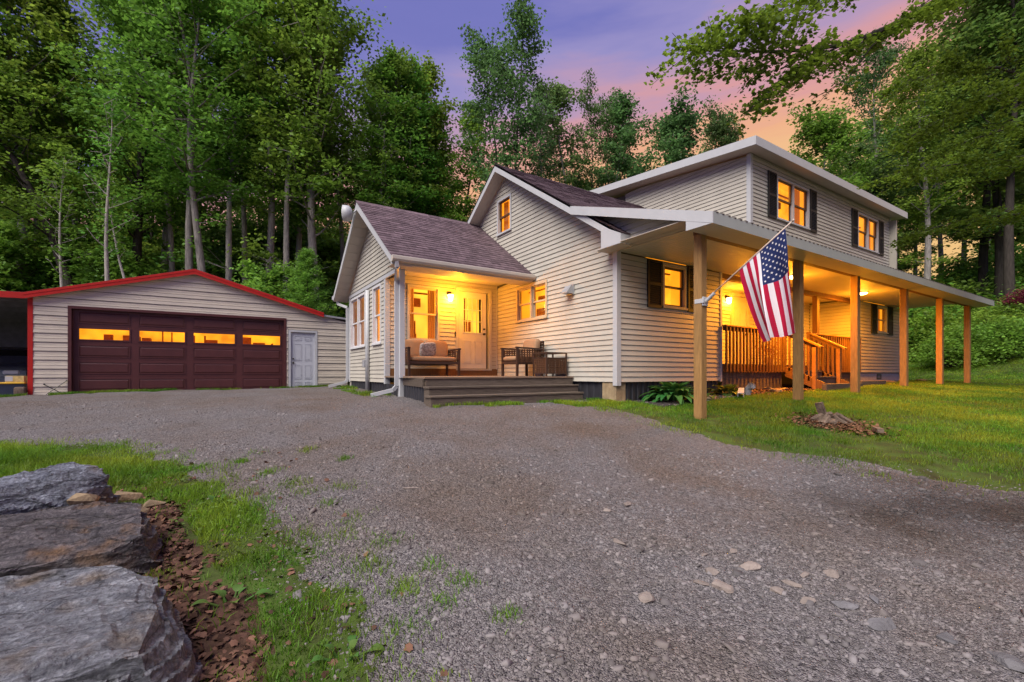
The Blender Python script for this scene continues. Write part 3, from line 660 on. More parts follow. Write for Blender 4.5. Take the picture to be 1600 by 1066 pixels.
# --- gable wall towards the drive
gw_open = [(2.144, 3.418, 1.425, 2.295), (3.656, 4.357, 3.83, 4.775)]
def gw_bounds(z):
    lo = max(.085, (z + .19 - 2.925) / SL)
    if z < 2.40: hi = 4.37
    elif z < 4.42: hi = min(5.6, 2.78 + (z - 2.48) / .70) if z > 2.52 else 4.37
    else: hi = 99
    return lo, min(hi, 7.86 - max(0, (z + .19 - 2.925) / SL))
backing(H, WG, [(0.02, 0), (7.84, 0), (7.84, 2.6), (3.93, 5.25), (.02, 2.6)], gw_open)
siding(H, WG, 0, 5.36, gw_bounds, [(a-.002, b+.002, c-.002, d+.002) for a, b, c, d in gw_open])
dh_window(H, WG, *gw_open[0], units=2, casing='tanwin', sash='tanwin', room='room', things=[(2.7, 3.0, 1.5, 1.75, .3), (2.25, 2.55, 1.95, 2.1, .35)])
dh_window(H, WG, *gw_open[1], units=1, casing='trim', sash='darkwin', room='room', curtains=[(4.1, 4.33, 3.85, 4.75)])
mb = MB(); mb.box(-.024, .085, -.024, .085, -.07, 2.52); build('corner_post', mb, 'trim', H)
# dryer hood on the gable wall
mb = MB(); wbox(mb, WG, 1.20, 1.43, .018, .045, 1.82, 2.04)
mb.add([WG(s, p, z) for s in (1.215, 1.415) for p, z in ((.045, 2.02), (.085, 2.02), (.20, 1.87), (.20, 1.845), (.045, 1.845))],
       [(0,1,2,3,4),(9,8,7,6,5),(0,5,6,1),(1,6,7,2),(2,7,8,3),(3,8,9,4),(4,9,5,0)])
build('vent_hood', mb, 'steel', H)
# --- main roof
roof_slab('roof', [(-.35, EY, EZ), (5.1, EY, EZ), (5.1, RY, RZ), (-.35, RY, RZ)], .05, 'shingle', H)
roof_slab('roof', [(-.35, RY, RZ), (14.3, RY, RZ), (14.3, 8.29, EZ), (-.35, 8.29, EZ)], .05, 'shingle', H)
shingles(H, (-.365, EY - .01, EZ + .002), (5.1, EY - .01, EZ + .002), (-.365, RY, RZ + .006), (5.1, RY, RZ + .006), 40, 1)
for ys, ye in ((EY, RY), (2*RY - EY, RY)):
    mb = MB(); mb.prism([(-.35, ys, main_top(ys) - .005), (-.35, ye, RZ - .005), (-.35, ye, RZ - .19), (-.35, ys, main_top(ys) - .175)], (.022, 0, 0)); build('fascia', mb, 'trim', H)
    mb = MB(); mb.prism([(-.328, ys, main_top(ys) - .15), (-.328, ye, RZ - .165), (-.328, ye, RZ - .18), (-.328, ys, main_top(ys) - .165)], (.33, 0, 0)); build('soffit', mb, 'soffit', H)
# eave box and return at the corner
mb = MB(); mb.box(-.349, -.02, -.428, .20, 2.455, 2.475); build('soffit', mb, 'soffit', H)
mb = MB(); mb.prism([(-.352, -.432, 2.46), (-.352, -.432, 2.632), (-.352, .06, 2.88), (-.352, .06, 2.46)], (.021, 0, 0)); build('eave_return', mb, 'trim', H)
mb = MB(); mb.box(-.330, -.004, -.432, -.412, 2.47, 2.63); build('fascia', mb, 'trim', H)
mb = MB(); mb.box(-.331, -.004, .06, .08, 2.47, 2.85); build('eave_return', mb, 'trim', H)
# --- porch-side wall, near part
A_open = [(1.267, 2.022, 1.495, 2.395)]
w0 = WY(0)
backing(H, w0, [(.03, 0), (3.22, 0), (3.22, 2.45), (.03, 2.45)], A_open)
siding(H, w0, 0, 2.45, lambda z: (.085, 3.23), A_open)
dh_window(H, w0, *A_open[0], casing='tanwin', sash='darkwin', room='room', things=[(1.3, 1.7, 2.05, 2.10, .3)])
shutter(H, w0, .81, 1.235, 1.47, 2.42, 'shutterb'); shutter(H, w0, 2.06, 2.48, 1.47, 2.42, 'shutterb')
mb = MB(); mb.box(3.232, 3.30, -.024, .09, -.02, 2.45); build('corner_post', mb, 'trim', H)
# --- recess with the side door
YR = 1.4; XE = 10.5; wr = WY(YR)
r_open = [(5.93, 6.82, .38, 2.43)]
backing(H, wr, [(3.23, .2), (XE + .1, .2), (XE + .1, 2.56), (3.23, 2.56)], r_open)
siding(H, wr, .36, 2.56, lambda z: (3.24, XE - .01), [(5.90, 6.85, .3, 2.46)])
mb = MB(); frame_rect(mb, wr, 5.90, 6.85, .36, 2.46, .075, -.09, .035); build('door_frame', mb, 'siding', H)
d = panel_door(H, wr, 5.98, 6.77, .39, 2.38, 'door', [(.14, .46, .08, .36), (.54, .86, .08, .36), (.14, .46, .44, .84), (.54, .86, .44, .84)], p=-.02)
wall_lamp(H, wr, 5.70, 2.16, 21)
wsd = WX(XE)
backing(H, wsd, [(0.0, .2), (YR, .2), (YR, 2.5), (0.0, 2.5)]); siding(H, wsd, .36, 2.48, lambda z: (.01, YR - .02))
backing(H, WX(3.30), [(0.0, .2), (YR, .2), (YR, 2.5), (0.0, 2.5)], p0=.0, p1=.04, mat='siding')
mb = MB(); mb.box(3.31, XE - .002, .01, .13, 2.33, 2.452); build('header', mb, 'rail', H)
mb = MB(); mb.box(7.84, 7.98, .006, .13, .38, 2.329); build('porch_post', mb, 'rail', H)
# --- porch-side wall, far part
C_open = [(11.867, 12.712, 1.495, 2.40)]
backing(H, w0, [(XE, .18), (13.95, .18), (13.95, 2.45), (XE, 2.45)], C_open)
siding(H, w0, .18, 2.45, lambda z: (XE + .085, 13.90), C_open)
dh_window(H, w0, *C_open[0], casing='trim', sash='tanwin', room='room', curtains=[(11.92, 12.25, 1.5, 2.4), (12.35, 12.66, 1.5, 2.4)])
shutter(H, w0, 11.41, 11.84, 1.46, 2.43); shutter(H, w0, 12.74, 13.16, 1.46, 2.43)
for x0, x1 in ((XE - .024, XE + .085), (13.90, 14.0)):
    mb = MB(); mb.box(x0, x1, -.024, .09, .14, 2.45); build('corner_post', mb, 'trim', H)
mb = MB(); mb.box(XE + .02, 13.96, .03, .2, -.45, .165); fo = build('foundation', mb, 'found', H)
mb = MB(); frame_rect(mb, w0, 12.0, 12.36, -.03, .14, .03, -.05, -.02); build('foundation_vent', mb, 'metal', H)
mb = MB(); wbox(mb, w0, 12.03, 12.33, -.045, -.028, 0, .11); build('vent_screen', mb, 'dark', H)
# --- plain far sides
mb = MB(); mb.box(0, 13.97, 7.76, 7.86, -.3, 2.75); mb.box(13.87, 13.975, .1, 7.76, -.3, 5.6); build('wall', mb, 'siding', H, label='plain cream rear and end walls')
# --- upper storey
XD, YD = 5.0, .3; TD = lambda y: 5.90 + .11 * (y + .06)
wd_ = WY(YD); D_open = [(6.23, 7.99, 4.285, 5.445), (11.226, 12.861, 4.29, 5.435)]
backing(H, wd_, [(XD + .03, 3.1), (13.95, 3.1), (13.95, 5.72), (XD + .03, 5.72)], D_open)
siding(H, wd_, 3.35, 5.715, lambda z: (XD + .085, 13.90), D_open, zref=.3)
for i, o in enumerate(D_open):
    dh_window(H, wd_, *o, units=2, casing='trim', sash='darkwin', room='room', depth=.6,
              curtains=[(o[0] + 1.2, o[1] - .1, o[2], o[3])] if i == 0 else [(o[0] + .08, o[0] + .35, o[2], o[3]), (o[1] - .4, o[1] - .1, o[2], o[3])],
              things=[(o[0] + .2, o[0] + .6, o[2] + .1, o[2] + .3, .4), (o[0] + .15, o[0] + .5, o[3] - .3, o[3] - .1, .4)] if i == 0 else [])
    shutter(H, wd_, o[0] - .45, o[0] - .035, o[2] - .02, o[3] + .03); shutter(H, wd_, o[1] + .03, o[1] + .42, o[2] - .02, o[3] + .03)
wdl = WX(XD)
def dl_bounds(z): return max(YD + .085, YD + (z - 5.69) / .11), min(7.4, (z - 2.925) / SL + .12) if z < 5.5 else 4.5
backing(H, wdl, [(YD + .02, 3.0), (7.4, 3.0), (7.4, 6.3), (YD + .02, 5.70)])
siding(H, wdl, 3.15, 6.1, dl_bounds, zref=.3)
mb = MB(); mb.box(XD - .024, XD + .085, YD - .024, YD + .085, 3.15, 5.72); build('corner_post', mb, 'trim', H)
mb = MB(); mb.box(13.90, 14.0, YD - .024, YD + .085, 3.15, 5.72); build('corner_post', mb, 'trim', H)
y0, y1 = -.06, 7.9; X0, X1 = 4.6, 14.36
roof_slab('roof', [(X0, y0, TD(y0)), (X1, y0, TD(y0)), (X1, y1, TD(y1)), (X0, y1, TD(y1))], .03, 'groof', H)
mb = MB(); mb.box(X0, X1, y0 - .022, y0, TD(y0) - .215, TD(y0) - .004); build('fascia', mb, 'trim', H)
mb = MB(); mb.prism([(X0 - .022, y0 - .022, TD(y0) - .004), (X0 - .022, y1, TD(y1) - .004), (X0 - .022, y1, TD(y1) - .21), (X0 - .022, y0 - .022, TD(y0) - .215)], (.022, 0, 0)); build('fascia', mb, 'trim', H)
mb = MB(); mb.prism([(X0, y0, TD(y0) - .19), (X1, y0, TD(y0) - .19), (X1, y1, TD(y1) - .19), (X0, y1, TD(y1) - .19)], (0, 0, -.012)); build('soffit', mb, 'soffit', H)
# --- side porch roof
PY, PZ = -2.22, 2.465; PS = .335; PT = lambda y: PZ + PS * (y - PY)
roof_slab('porch_roof', [(-.38, PY, PZ), (5.0, PY, PZ), (5.0, .90, PT(.90)), (-.38, .90, PT(.90))], .03, 'groof', H)
roof_slab('porch_roof', [(5.0, PY, PZ), (14.36, PY, PZ), (14.36, .29, PT(.29)), (5.0, .29, PT(.29))], .03, 'groof', H)
mb = MB(); x = -.30
while x < 14.3:
    ye = .88 if x < 4.98 else .28
    mb.beam((x, PY - .03, PT(PY - .03) + .008), (x, ye, PT(ye) + .008), .05, .016); x += .15
o = build('roof_rib', mb, 'groof', H); o['kind'] = 'stuff'
mb = MB(); mb.box(-.38, 14.36, PY - .022, PY, 2.295, PZ - .004); build('fascia', mb, 'greenmetal', H)
mb = MB(); mb.prism([(-.402, PY - .022, PZ - .004), (-.402, .88, PT(.88) - .004), (-.402, .88, PT(.88) - .17), (-.402, PY - .022, 2.295)], (.02, 0, 0)); build('fascia', mb, 'trim', H)
mb = MB(); mb.prism([(-.401, PY, 2.297), (-.401, -1.80, 2.297), (-.401, -1.80, 2.44)], (.019, 0, 0)); build('eave_return', mb, 'trim', H)
mb = MB(); mb.box(-.38, 14.36, PY, -1.822, 2.300, 2.312); build('soffit', mb, 'soffit', H)
mb = MB(); mb.box(-.38, -.104, -1.80, -.44, 2.47, 2.48); build('soffit', mb, 'soffit', H)
mb = MB(); mb.box(-.06, 14.22, -1.82, -1.68, 2.313, 2.45); build('porch_beam', mb, 'rail', H)
wi = WX(-.10)
backing(H, wi, [(-1.70, 2.47), (-.43, 2.47), (-.43, 2.66), (.3, 3.1), (.3, 3.25), (-1.70, 2.60)], p0=-.01, p1=-.05, mat='siding', name='infill_wall')
siding(H, wi, 2.52, 3.2, lambda z: (max(-1.68, PY + (z + .12 - PZ) / PS), max(-.42, (z - 2.925) / SL + .02)))
mb = MB(); wbox(mb, wi, -1.70, -.433, .0, .022, 2.470, 2.535); build('frieze', mb, 'trim', H)
mb = MB(); x = .02
while x < 14.2:
    mb.box(x, min(x + .094, 14.2), -1.678, -.004, 2.456, 2.468); x += .102
o = build('ceiling_board', mb, 'ceiling', H); o['kind'] = 'stuff'
mb = MB(); mb.box(-.10, 14.2, -1.678, 0, 2.470, 2.48); build('ceiling', mb, 'soffit', H)
mb = MB(); x = 3.32
while x < XE - .1:
    mb.box(x, x + .094, .135, YR - .004, 2.512, 2.524); x += .102
o = build('ceiling_board', mb, 'ceiling', H); o['kind'] = 'stuff'
mb = MB(); mb.box(3.31, XE, .0, YR, 2.526, 2.54); build('ceiling', mb, 'soffit', H)
for x in (.016, 3.05, 5.57, 8.43, 11.16, 13.78):
    g = gz(x, -1.75); mb = MB(); mb.bbox(x - .07, x + .07, -1.82, -1.68, g - .12, 2.312, .006); build('porch_post', mb, 'cedar', H)
ceiling_lamp(H, 5.03, -.72, 2.455, 82); ceiling_lamp(H, 8.97, -.65, 2.455, 82)
# --- side deck, railings and stair
DK = .385
mb = MB(); mb.box(3.30, XE - .02, -.04, 0, .19, DK - .026); dk = build('side_deck', mb, 'rail', H)
n = 10
for i in range(n):
    ya = -.045 + i * (YR + .03) / n; mb = MB(); mb.bbox(3.31, XE - .01, ya, ya + (YR + .03) / n - .006, DK - .025, DK, .004); build('deck_board', mb, 'decktop', dk)
mb = MB(); x = 3.34; rr = random.Random(5)
while x < 5.9: mb = MB(); mb.box(x, x + .135, .01, .03, gz(x, 0) - .1, .19); build('skirt_board', mb, 'deck', dk); x += .145
x = 7.35
while x < XE - .1: mb = MB(); mb.box(x, x + .135, .01, .03, gz(x, 0) - .1, .19); build('skirt_board', mb, 'deck', dk); x += .145
def railing(x0, x1, y, ztop):
    mb = MB(); mb.bbox(x0, x1, y - .07, y + .07, ztop - .035, ztop, .004); rl = build('railing', mb, 'railtop', H)
    mb = MB(); mb.box(x0, x1, y - .02, y + .02, ztop - .125, ztop - .036); build('rail_board', mb, 'rail', rl)
    n = int((x1 - x0) / .135)
    for i in range(n):
        x = x0 + .05 + i * (x1 - x0 - .1) / max(1, n - 1); m2 = MB(); m2.box(x - .02, x + .02, y - .060, y - .022, .205, ztop - .037); build('baluster', m2, 'rail', rl)
railing(3.32, 5.93, -.04, 1.265); railing(7.32, XE - .04, -.04, 1.265)
for sx in (5.97, 7.27):
    m_ = MB(); m_.bbox(sx - .045, sx + .045, -.085, .005, .18, 1.30, .005); sr = build('stair_railing', m_, 'rail', H)
    m2 = MB(); m2.beam((sx, -.08, 1.25), (sx, -.92, .80), .14, .036); build('handrail', m2, 'railtop', sr)
    m2 = MB(); m2.beam((sx, -.085, 1.185), (sx, -.80, .80), .034, .085); build('rail_board', m2, 'rail', sr)
    m2 = MB(); m2.bbox(sx - .045, sx + .045, -.80, -.71, gz(sx, -.75) - .1, .80, .005); build('newel_post', m2, 'railtop', sr)
    for i in range(5):
        y = -.17 - i * .115; m2 = MB(); m2.box(sx - .02, sx + .02, y - .02, y + .02, .12 - i * .06 + .1, 1.15 - (i * .115 + .09) * .536); build('baluster', m2, 'rail', sr)
    m2 = MB(); m2.prism([(sx - .02, -.04, .36), (sx - .02, -.04, .10), (sx - .02, -.98, -.30), (sx - .02, -.98, -.06)], (.04, 0, 0)); build('stringer', m2, 'rail', sr)
for i, (z, ya, yb) in enumerate(((.24, -.40, -.05), (.085, -.72, -.36), (-.09, -1.0, -.68))):
    mb = MB(); mb.bbox(5.995, 7.245, ya, yb, z - .04, z, .005); st = build('stair_tread', mb, 'deck', H)
    mb = MB(); mb.box(6.0, 7.24, ya + .03, ya + .05, z - .19, z - .041); build('stair_riser', mb, 'deck', st)
for (x0, x1, yy) in ((5.6, 7.6, -1.12), (7.65, 9.3, -1.05)):
    g = gz((x0 + x1) / 2, yy); mb = MB(); mb.bbox(x0, x1, yy - .05, yy + .05, g - .05, g + .14, .008); build('edging_timber', mb, 'deck', H)
# --- skirting and pier under the near corner
def corrugated(parent, p, q, z0, z1, n, out, d=.02, mt='skirt'):
    p = Vector(p); q = Vector(q); o = Vector(out); L = (q - p).length; mb = MB(); pr = []
    for i in range(n):
        for u, h in ((0, 0), (.35, 0), (.45, 1), (.85, 1), (.95, 0)):
            pr.append(p.lerp(q, (i + u) / n) + o * (d * h))
    for a, b in zip(pr, pr[1:]): mb.poly((a.x, a.y, z0), (b.x, b.y, z0), (b.x, b.y, z1), (a.x, a.y, z1))
    build('skirting', mb, mt, parent)
corrugated(H, (.26, .06, 0), (3.25, .06, 0), -.6, 0, 20, (0, -1, 0))
corrugated(H, (.06, .40, 0), (.06, 1.6, 0), -.6, 0, 6, (-1, 0, 0))
mb = MB(); mb.bbox(.0, .27, .03, .40, -.6, -.012, .012); build('pier', mb, 'pier', H)
# ------------------------------------------------------------------ front bump-out
BX = -3.03; BR = 5.45; BT = lambda y: 2.48 + .70 * (min(y, 2*BR - y) - 2.68)
wb = WX(BX)
b_open = [(6.085, 7.655, .865, 2.32), (4.68, 5.37, .865, 2.32)]
backing(H, wb, [(4.39, -.05), (7.83, -.05), (7.83, 2.38), (4.39, 2.38)], b_open)
siding(H, wb, -.05, 2.36, lambda z: (4.455, 7.78), b_open, zref=-.05)
backing(H, wb, [(3.06, 2.37), (7.84, 2.37), (5.45, 4.12)])
def bb(z): a = max(3.02, 2.68 + (z + .20 - 2.48) / .70); return a, 2*BR - a
siding(H, wb, 2.455, 4.22, bb, zref=.05)
mb = MB(); wbox(mb, wb, 3.02, 7.86, -.02, .03, 2.365, 2.45); build('frieze', mb, 'trim', H)
dh_window(H, wb, *b_open[0], units=2, casing='greywin', sash='greywin', room='roomp', curtains=[(6.15, 6.42, .9, 2.3), (6.62, 6.8, .9, 2.3), (7.25, 7.55, .9, 2.3)])
dh_window(H, wb, *b_open[1], units=1, casing='greywin', sash='greywin', room='roomp', curtains=[(4.75, 4.95, .9, 2.3)])
for y0_, y1_ in ((4.345, 4.455), (7.78, 7.88)):
    mb = MB(); mb.box(BX - .024, BX + .09, y0_, y1_, -.08, 2.364); build('corner_post', mb, 'trim', H)
mb = MB(); mb.box(BX + .0, -.0, 7.76, 7.858, -.3, 2.45); build('wall', mb, 'siding', H)
corrugated(H, (BX + .04, 4.40, 0), (BX + .04, 7.84, 0), -.5, -.055, 16, (-1, 0, 0))
mb = MB(); mb.tube([BX_ for BX_ in ((BX - .06, 5.72, 2.30), (BX - .06, 5.72, -.30))], .055, 10); build('vent_pipe', mb, 'trim', H, True)
mb = MB(); mb.bbox(BX - .11, BX - .02, 5.88, 6.06, .32, .52, .01); build('meter_box', mb, 'steel', H)
# entry wall
we = WY(4.37)
e_open = [(-2.52, -1.69, .93, 2.30), (-1.20, -.30, .26, 2.32)]
backing(H, we, [(BX + .05, -.05), (-.01, -.05), (-.01, 2.5), (BX + .05, 2.5)], e_open)
siding(H, we, .28, 2.5, lambda z: (BX + .095, -.045), [(-2.53, -1.68, .92, 2.31), (-1.245, -.195, .2, 2.365)], zref=.28)
mb = MB(); wbox(mb, we, -3.0, -.02, -.01, .014, .10, .275); build('kick_board', mb, 'rail', H)
mb = MB(); wbox(mb, we, -.05, -.021, -.005, .024, .27, 2.5); build('corner_post', mb, 'trim', H)
dh_window(H, we, *e_open[0], casing='siding', sash='tanwin', room='roomy', depth=.7, curtains=[(-2.47, -2.28, .95, 2.28), (-1.93, -1.74, .95, 2.28)],
          things=[(-2.30, -2.10, 1.15, 1.5, .55), (-2.05, -1.9, .95, 1.02, .4)], sill=True)
mb = MB(); frame_rect(mb, we, -1.242, -.20, .24, 2.36, .085, -.09, .034, .03); build('door_frame', mb, 'siding', H)
panel_door(H, we, -1.155, -.345, .285, 2.27, 'door', [(.16, .44, .07, .37), (.56, .84, .07, .37)], lite=(.17, .83, .47, .92), knob='r', p=-.02, glassroom='roomy', grid=(4, 3))
wall_lamp(H, we, -1.43, 2.02, 29, (1, .36, .014))
mb = MB(); wbox(mb, we, -1.275, -1.248, .004, .03, 1.10, 1.22); build('doorbell', mb, 'metal', H)
# roof of the bump-out
for ys in (2.68, 2*BR - 2.68):
    roof_slab('roof', [(BX - .40, ys, BT(ys)), (.01, ys, BT(ys)), (.01, BR, BT(BR)), (BX - .40, BR, BT(BR))], .045, 'shingle', H)
    mb = MB(); mb.prism([(BX - .402, ys, BT(ys) - .004), (BX - .402, BR, BT(BR) - .004), (BX - .402, BR, BT(BR) - .19), (BX - .402, ys, BT(ys) - .16)], (.022, 0, 0)); build('fascia', mb, 'trim', H)
    mb = MB()
    for i in range(12):
        a, b = ys + (BR - ys) * i / 12, ys + (BR - ys) * (i + .96) / 12
        mb.prism([(BX - .38, a, BT(a) - .155), (BX - .38, b, BT(b) - .155), (BX - .38, b, BT(b) - .168), (BX - .38, a, BT(a) - .168)], (.40, 0, 0))
    build('soffit', mb, 'soffit', H)
shingles(H, (BX - .42, 2.65, BT(2.65) + .004), (.0, 2.65, BT(2.65) + .004), (BX - .42, BR, BT(BR) + .006), (.0, BR, BT(BR) + .006), 24, 3, tab=.24)
mb = MB()
for i in range(11):
    x = BX - .42 + i * .313; mb.prism([(x, BR - .13, BT(BR) - .085), (x, BR, BT(BR) + .02), (x, BR + .13, BT(BR) - .085), (x, BR + .13, BT(BR) - .068), (x, BR, BT(BR) + .036), (x, BR - .13, BT(BR) - .068)], (.33, 0, .004))
o = build('ridge_cap', mb, 'shingle', H); o['kind'] = 'stuff'
mb = MB(); mb.box(BX - .38, -.03, 2.68, 2.70, 2.33, 2.455); build('fascia', mb, 'soffit', H)
mb = MB(); mb.box(BX - .38, -.03, 2.701, 3.05, 2.33, 2.342); build('soffit', mb, 'soffit', H)
mb = MB(); mb.box(BX, -.03, 3.05, 3.20, 2.33, 2.50); build('porch_beam', mb, 'soffit', H)
mb = MB(); y = 3.205
while y < 4.34: mb.box(BX, -.03, y, y + .094, 2.502, 2.514); y += .102
o = build('ceiling_board', mb, 'ceiling', H); o['kind'] = 'stuff'
mb = MB(); mb.box(BX, -.03, 3.05, 4.36, 2.516, 2.53); build('ceiling', mb, 'soffit', H)
mb = MB(); mb.prism([(BX - .42, 2.655, 2.36), (BX - .42, 2.59, 2.37), (BX - .42, 2.565, 2.41), (BX - .42, 2.565, 2.47), (BX - .42, 2.58, 2.48), (BX - .42, 2.675, 2.48), (BX - .42, 2.675, 2.36)], (3.41, 0, 0)); build('gutter', mb, 'soffit', H)
mb = MB(); mb.bbox(-3.14, -3.02, 3.08, 3.20, gz(-3.08, 3.1) - .1, 2.40, .008); build('porch_post', mb, 'trim', H)
def downspout(pts):
    mb = MB()
    for a, b in zip(pts, pts[1:]): mb.beam(a, b, .075, .055, (0, 1, .01))
    build('downspout', mb, 'trim', H)
g = gz(-3.4, 3.2)
downspout([(-3.36, 2.62, 2.37), (-3.34, 2.64, 2.26), (-3.18, 3.16, 2.10), (-3.18, 3.16, g + .22), (-3.24, 3.19, g + .14), (-3.66, 3.34, g + .03)])
g = gz(-3.3, 8.0)
downspout([(-3.3, 8.23, 2.37), (-3.3, 8.22, 2.25), (-3.09, 7.93, 2.12), (-3.09, 7.93, g + .22), (-3.14, 7.93, g + .15), (-3.62, 7.93, g + .03)])
mb = MB(); mb.prism([(BX - .42, 8.235, 2.36), (BX - .42, 8.30, 2.37), (BX - .42, 8.325, 2.41), (BX - .42, 8.325, 2.47), (BX - .42, 8.21, 2.48), (BX - .42, 8.21, 2.36)], (3.41, 0, 0)); build('gutter', mb, 'trim', H)
# yard light on the ridge end
mb = MB(); c = Vector((BX - .56, 5.62, 4.15)); ax = Vector((-.9, .3, -.05)).normalized()
mb.tube([c - ax*.10, c - ax*.08, c - ax*.02, c + ax*.12], [.06, .13, .19, .20], 18); mb.tube([c - ax*.1, Vector((BX - .40, 5.5, 4.22))], .022, 6); yl = build('yard_light', mb, 'trim', H, True)
mb = MB(); mb.tube([c + ax*.119, c + ax*.135, c + ax*.15], [.185, .16, .09], 18); build('lens', mb, 'greywin', yl, True)
# ------------------------------------------------------------------ entry deck and steps
mb = MB(); mb.poly((-3.31, 1.26, .07), (-.04, 1.26, .07), (-.04, 4.34, .07), (-3.05, 4.34, .07)); dk2 = build('entry_deck', mb, 'deck', H)
n = 22
for i in range(n):
    ya = 1.215 + i * 3.13 / n; yb = ya + 3.13 / n - .007
    lx = lambda y: -3.34 + .27 * min(1, (y - 1.2) / 1.85)
    mb = MB(); mb.prism([(lx(ya), ya, .072), (-.03, ya, .072), (-.03, yb, .072), (lx(yb), yb, .072)], (0, 0, .030)); build('deck_board', mb, 'decktop', dk2)
mb = MB(); mb.box(-3.30, -.035, 1.235, 1.275, -.075, .071); build('rim_board', mb, 'deck', dk2)
mb = MB(); mb.beam((-3.32, 1.30, -.005), (-3.06, 3.04, -.005), .04, .15); build('rim_board', mb, 'deck', dk2)
corrugated(H, (-3.29, 1.33, 0), (-3.05, 3.05, 0), -.5, -.08, 8, (-1, 0, 0))
corrugated(H, (-3.05, 3.2, 0), (-3.0, 4.4, 0), -.5, -.08, 6, (-1, 0, 0))
for z, ya, yb, xl, xr in ((-.062, .97, 1.232, -3.36, -.09), (-.205, .70, .968, -3.44, -.20)):
    mb = MB(); mb.bbox(xl, xr, ya, yb, z - .036, z, .005); st = build('step_tread', mb, 'deck', H)
    mb = MB(); mb.box(xl + .03, xr - .01, ya + .018, ya + .045, z - .19, z - .037); build('step_riser', mb, 'deck', st)
    mb = MB(); mb.box(xl + .02, xl + .029, ya + .03, yb, z - .3, z - .037); build('step_side', mb, 'deck', st); mb = MB(); mb.box(xr - .03, xr - .009, ya + .046, yb, z - .3, z - .037); build('step_side', mb, 'deck', st)

# ================================================================== GARAGE
GA = thing('garage', 'cream steel garage with red roof edge, maroon door and open carport bay', 'garage', (-7, 10, -.4))
GY = 10.0; wg = WY(GY); GX0, GX1, GP, GZE, GZP = -10.3, -3.5, -6.9, 2.10, 3.05
g_open = [(-9.55, -4.55, -.5, 1.87), (-4.42, -3.60, -.5, 1.54)]
gtop = lambda x: GZE + (GZP - GZE) * (1 - abs(x - GP) / 3.4)
def gb(z):
    if z < 2.0: return GX0 + .06, -2.62 if z < 1.9 else -3.48
    if z <= GZE: return GX0 + .06, -3.48
    k = (z - GZE) / (GZP - GZE) * 3.4; return GX0 + k + .02, GX1 - k - .02
backing(GA, wg, [(GX0 + .02, -.5), (GX1, -.5), (GX1, GZE), (GP, GZP), (GX0 + .02, GZE)], g_open)
siding(GA, wg, -.42, GZP, gb, [(-9.57, -4.53, -.6, 1.89), (-4.45, -3.57, -.6, 1.57)], exp=.228, lip=.026, gap=.012, mat='gsiding', name='siding_panel', zref=-.40)
# ribs that run along each panel
mb = MB()
k = 0
while -.40 + k * .228 < 2.9:
    for dz, h in ((.10, .016), (.16, .010)):
        z = -.40 + k * .228 + dz
        lo, hi = gb(z)
        spans = [(lo, hi)]
        if z < 1.89: spans = [(lo, -9.57), (-4.53, -4.45), (-3.57, hi)] if z < 1.57 else [(lo, -9.57), (-4.53, hi)]
        for a, b in spans:
            if b - a > .03:
                p = .026 * (1 - dz / .228); mb.add([wg(s, q, z + e) for s in (a, b) for q, e in ((p - .002, -.012), (p + h * .7, 0), (p - .004, .012))], [(0,1,4,3),(1,2,5,4)])
    k += 1
o = build('panel_rib', mb, 'gsiding', GA); o['kind'] = 'stuff'
mb = MB(); mb.box(GX1 + .01, -2.62, GY + .012, GY + .05, -.5, 2.02); build('wall', mb, 'backing', GA)
mb = MB(); mb.box(GX0 + .02, GX0 + .10, GY + .11, 17.5, -.5, GZE + .03); mb.box(-2.70, -2.62, GY + .06, 17.5, -.5, 1.98); mb.box(GX0 + .1, -2.7, 17.4, 17.5, -.5, GZE); build('wall', mb, 'gsiding', GA)
for xa, xb in ((GX0 - .08, GP), (GX1 + .1, GP)):
    za, zb = gtop(xa) + .10, GZP + .135
    mb = MB(); mb.prism([(xa, GY - .14, za), (xb, GY - .14, zb), (xb, 17.7, zb), (xa, 17.7, za)], (0, 0, -.03)); build('roof', mb, 'groof', GA)
    mb = MB(); mb.prism([(xa, GY - .165, za - .008), (xb, GY - .165, zb - .008), (xb, GY - .165, zb - .16), (xa, GY - .165, za - .16)], (0, .022, 0)); build('fascia', mb, 'red', GA)
    mb = MB(); mb.prism([(xa, GY - .172, za - .058), (xb, GY - .172, zb - .058), (xb, GY - .172, zb - .072), (xa, GY - .172, za - .072)], (0, .006, 0)); build('fascia_bead', mb, 'red', GA)
    mb = MB(); mb.prism([(xa, GY - .14, za - .13), (xb, GY - .14, zb - .13), (xb, GY - .14, zb - .145), (xa, GY - .14, za - .145)], (0, .14, 0)); build('soffit', mb, 'gsiding', GA)
mb = MB(); mb.prism([(GX1 + .0, GY - .10, 2.12), (-2.45, GY - .10, 2.02), (-2.45, 17.6, 2.02), (GX1, 17.6, 2.12)], (0, 0, -.06)); build('roof', mb, 'steel', GA)
mb = MB(); mb.box(GX0 - .035, GX0 + .06, GY - .03, GY + .05, -.45, 2.12); build('corner_trim', mb, 'red', GA)
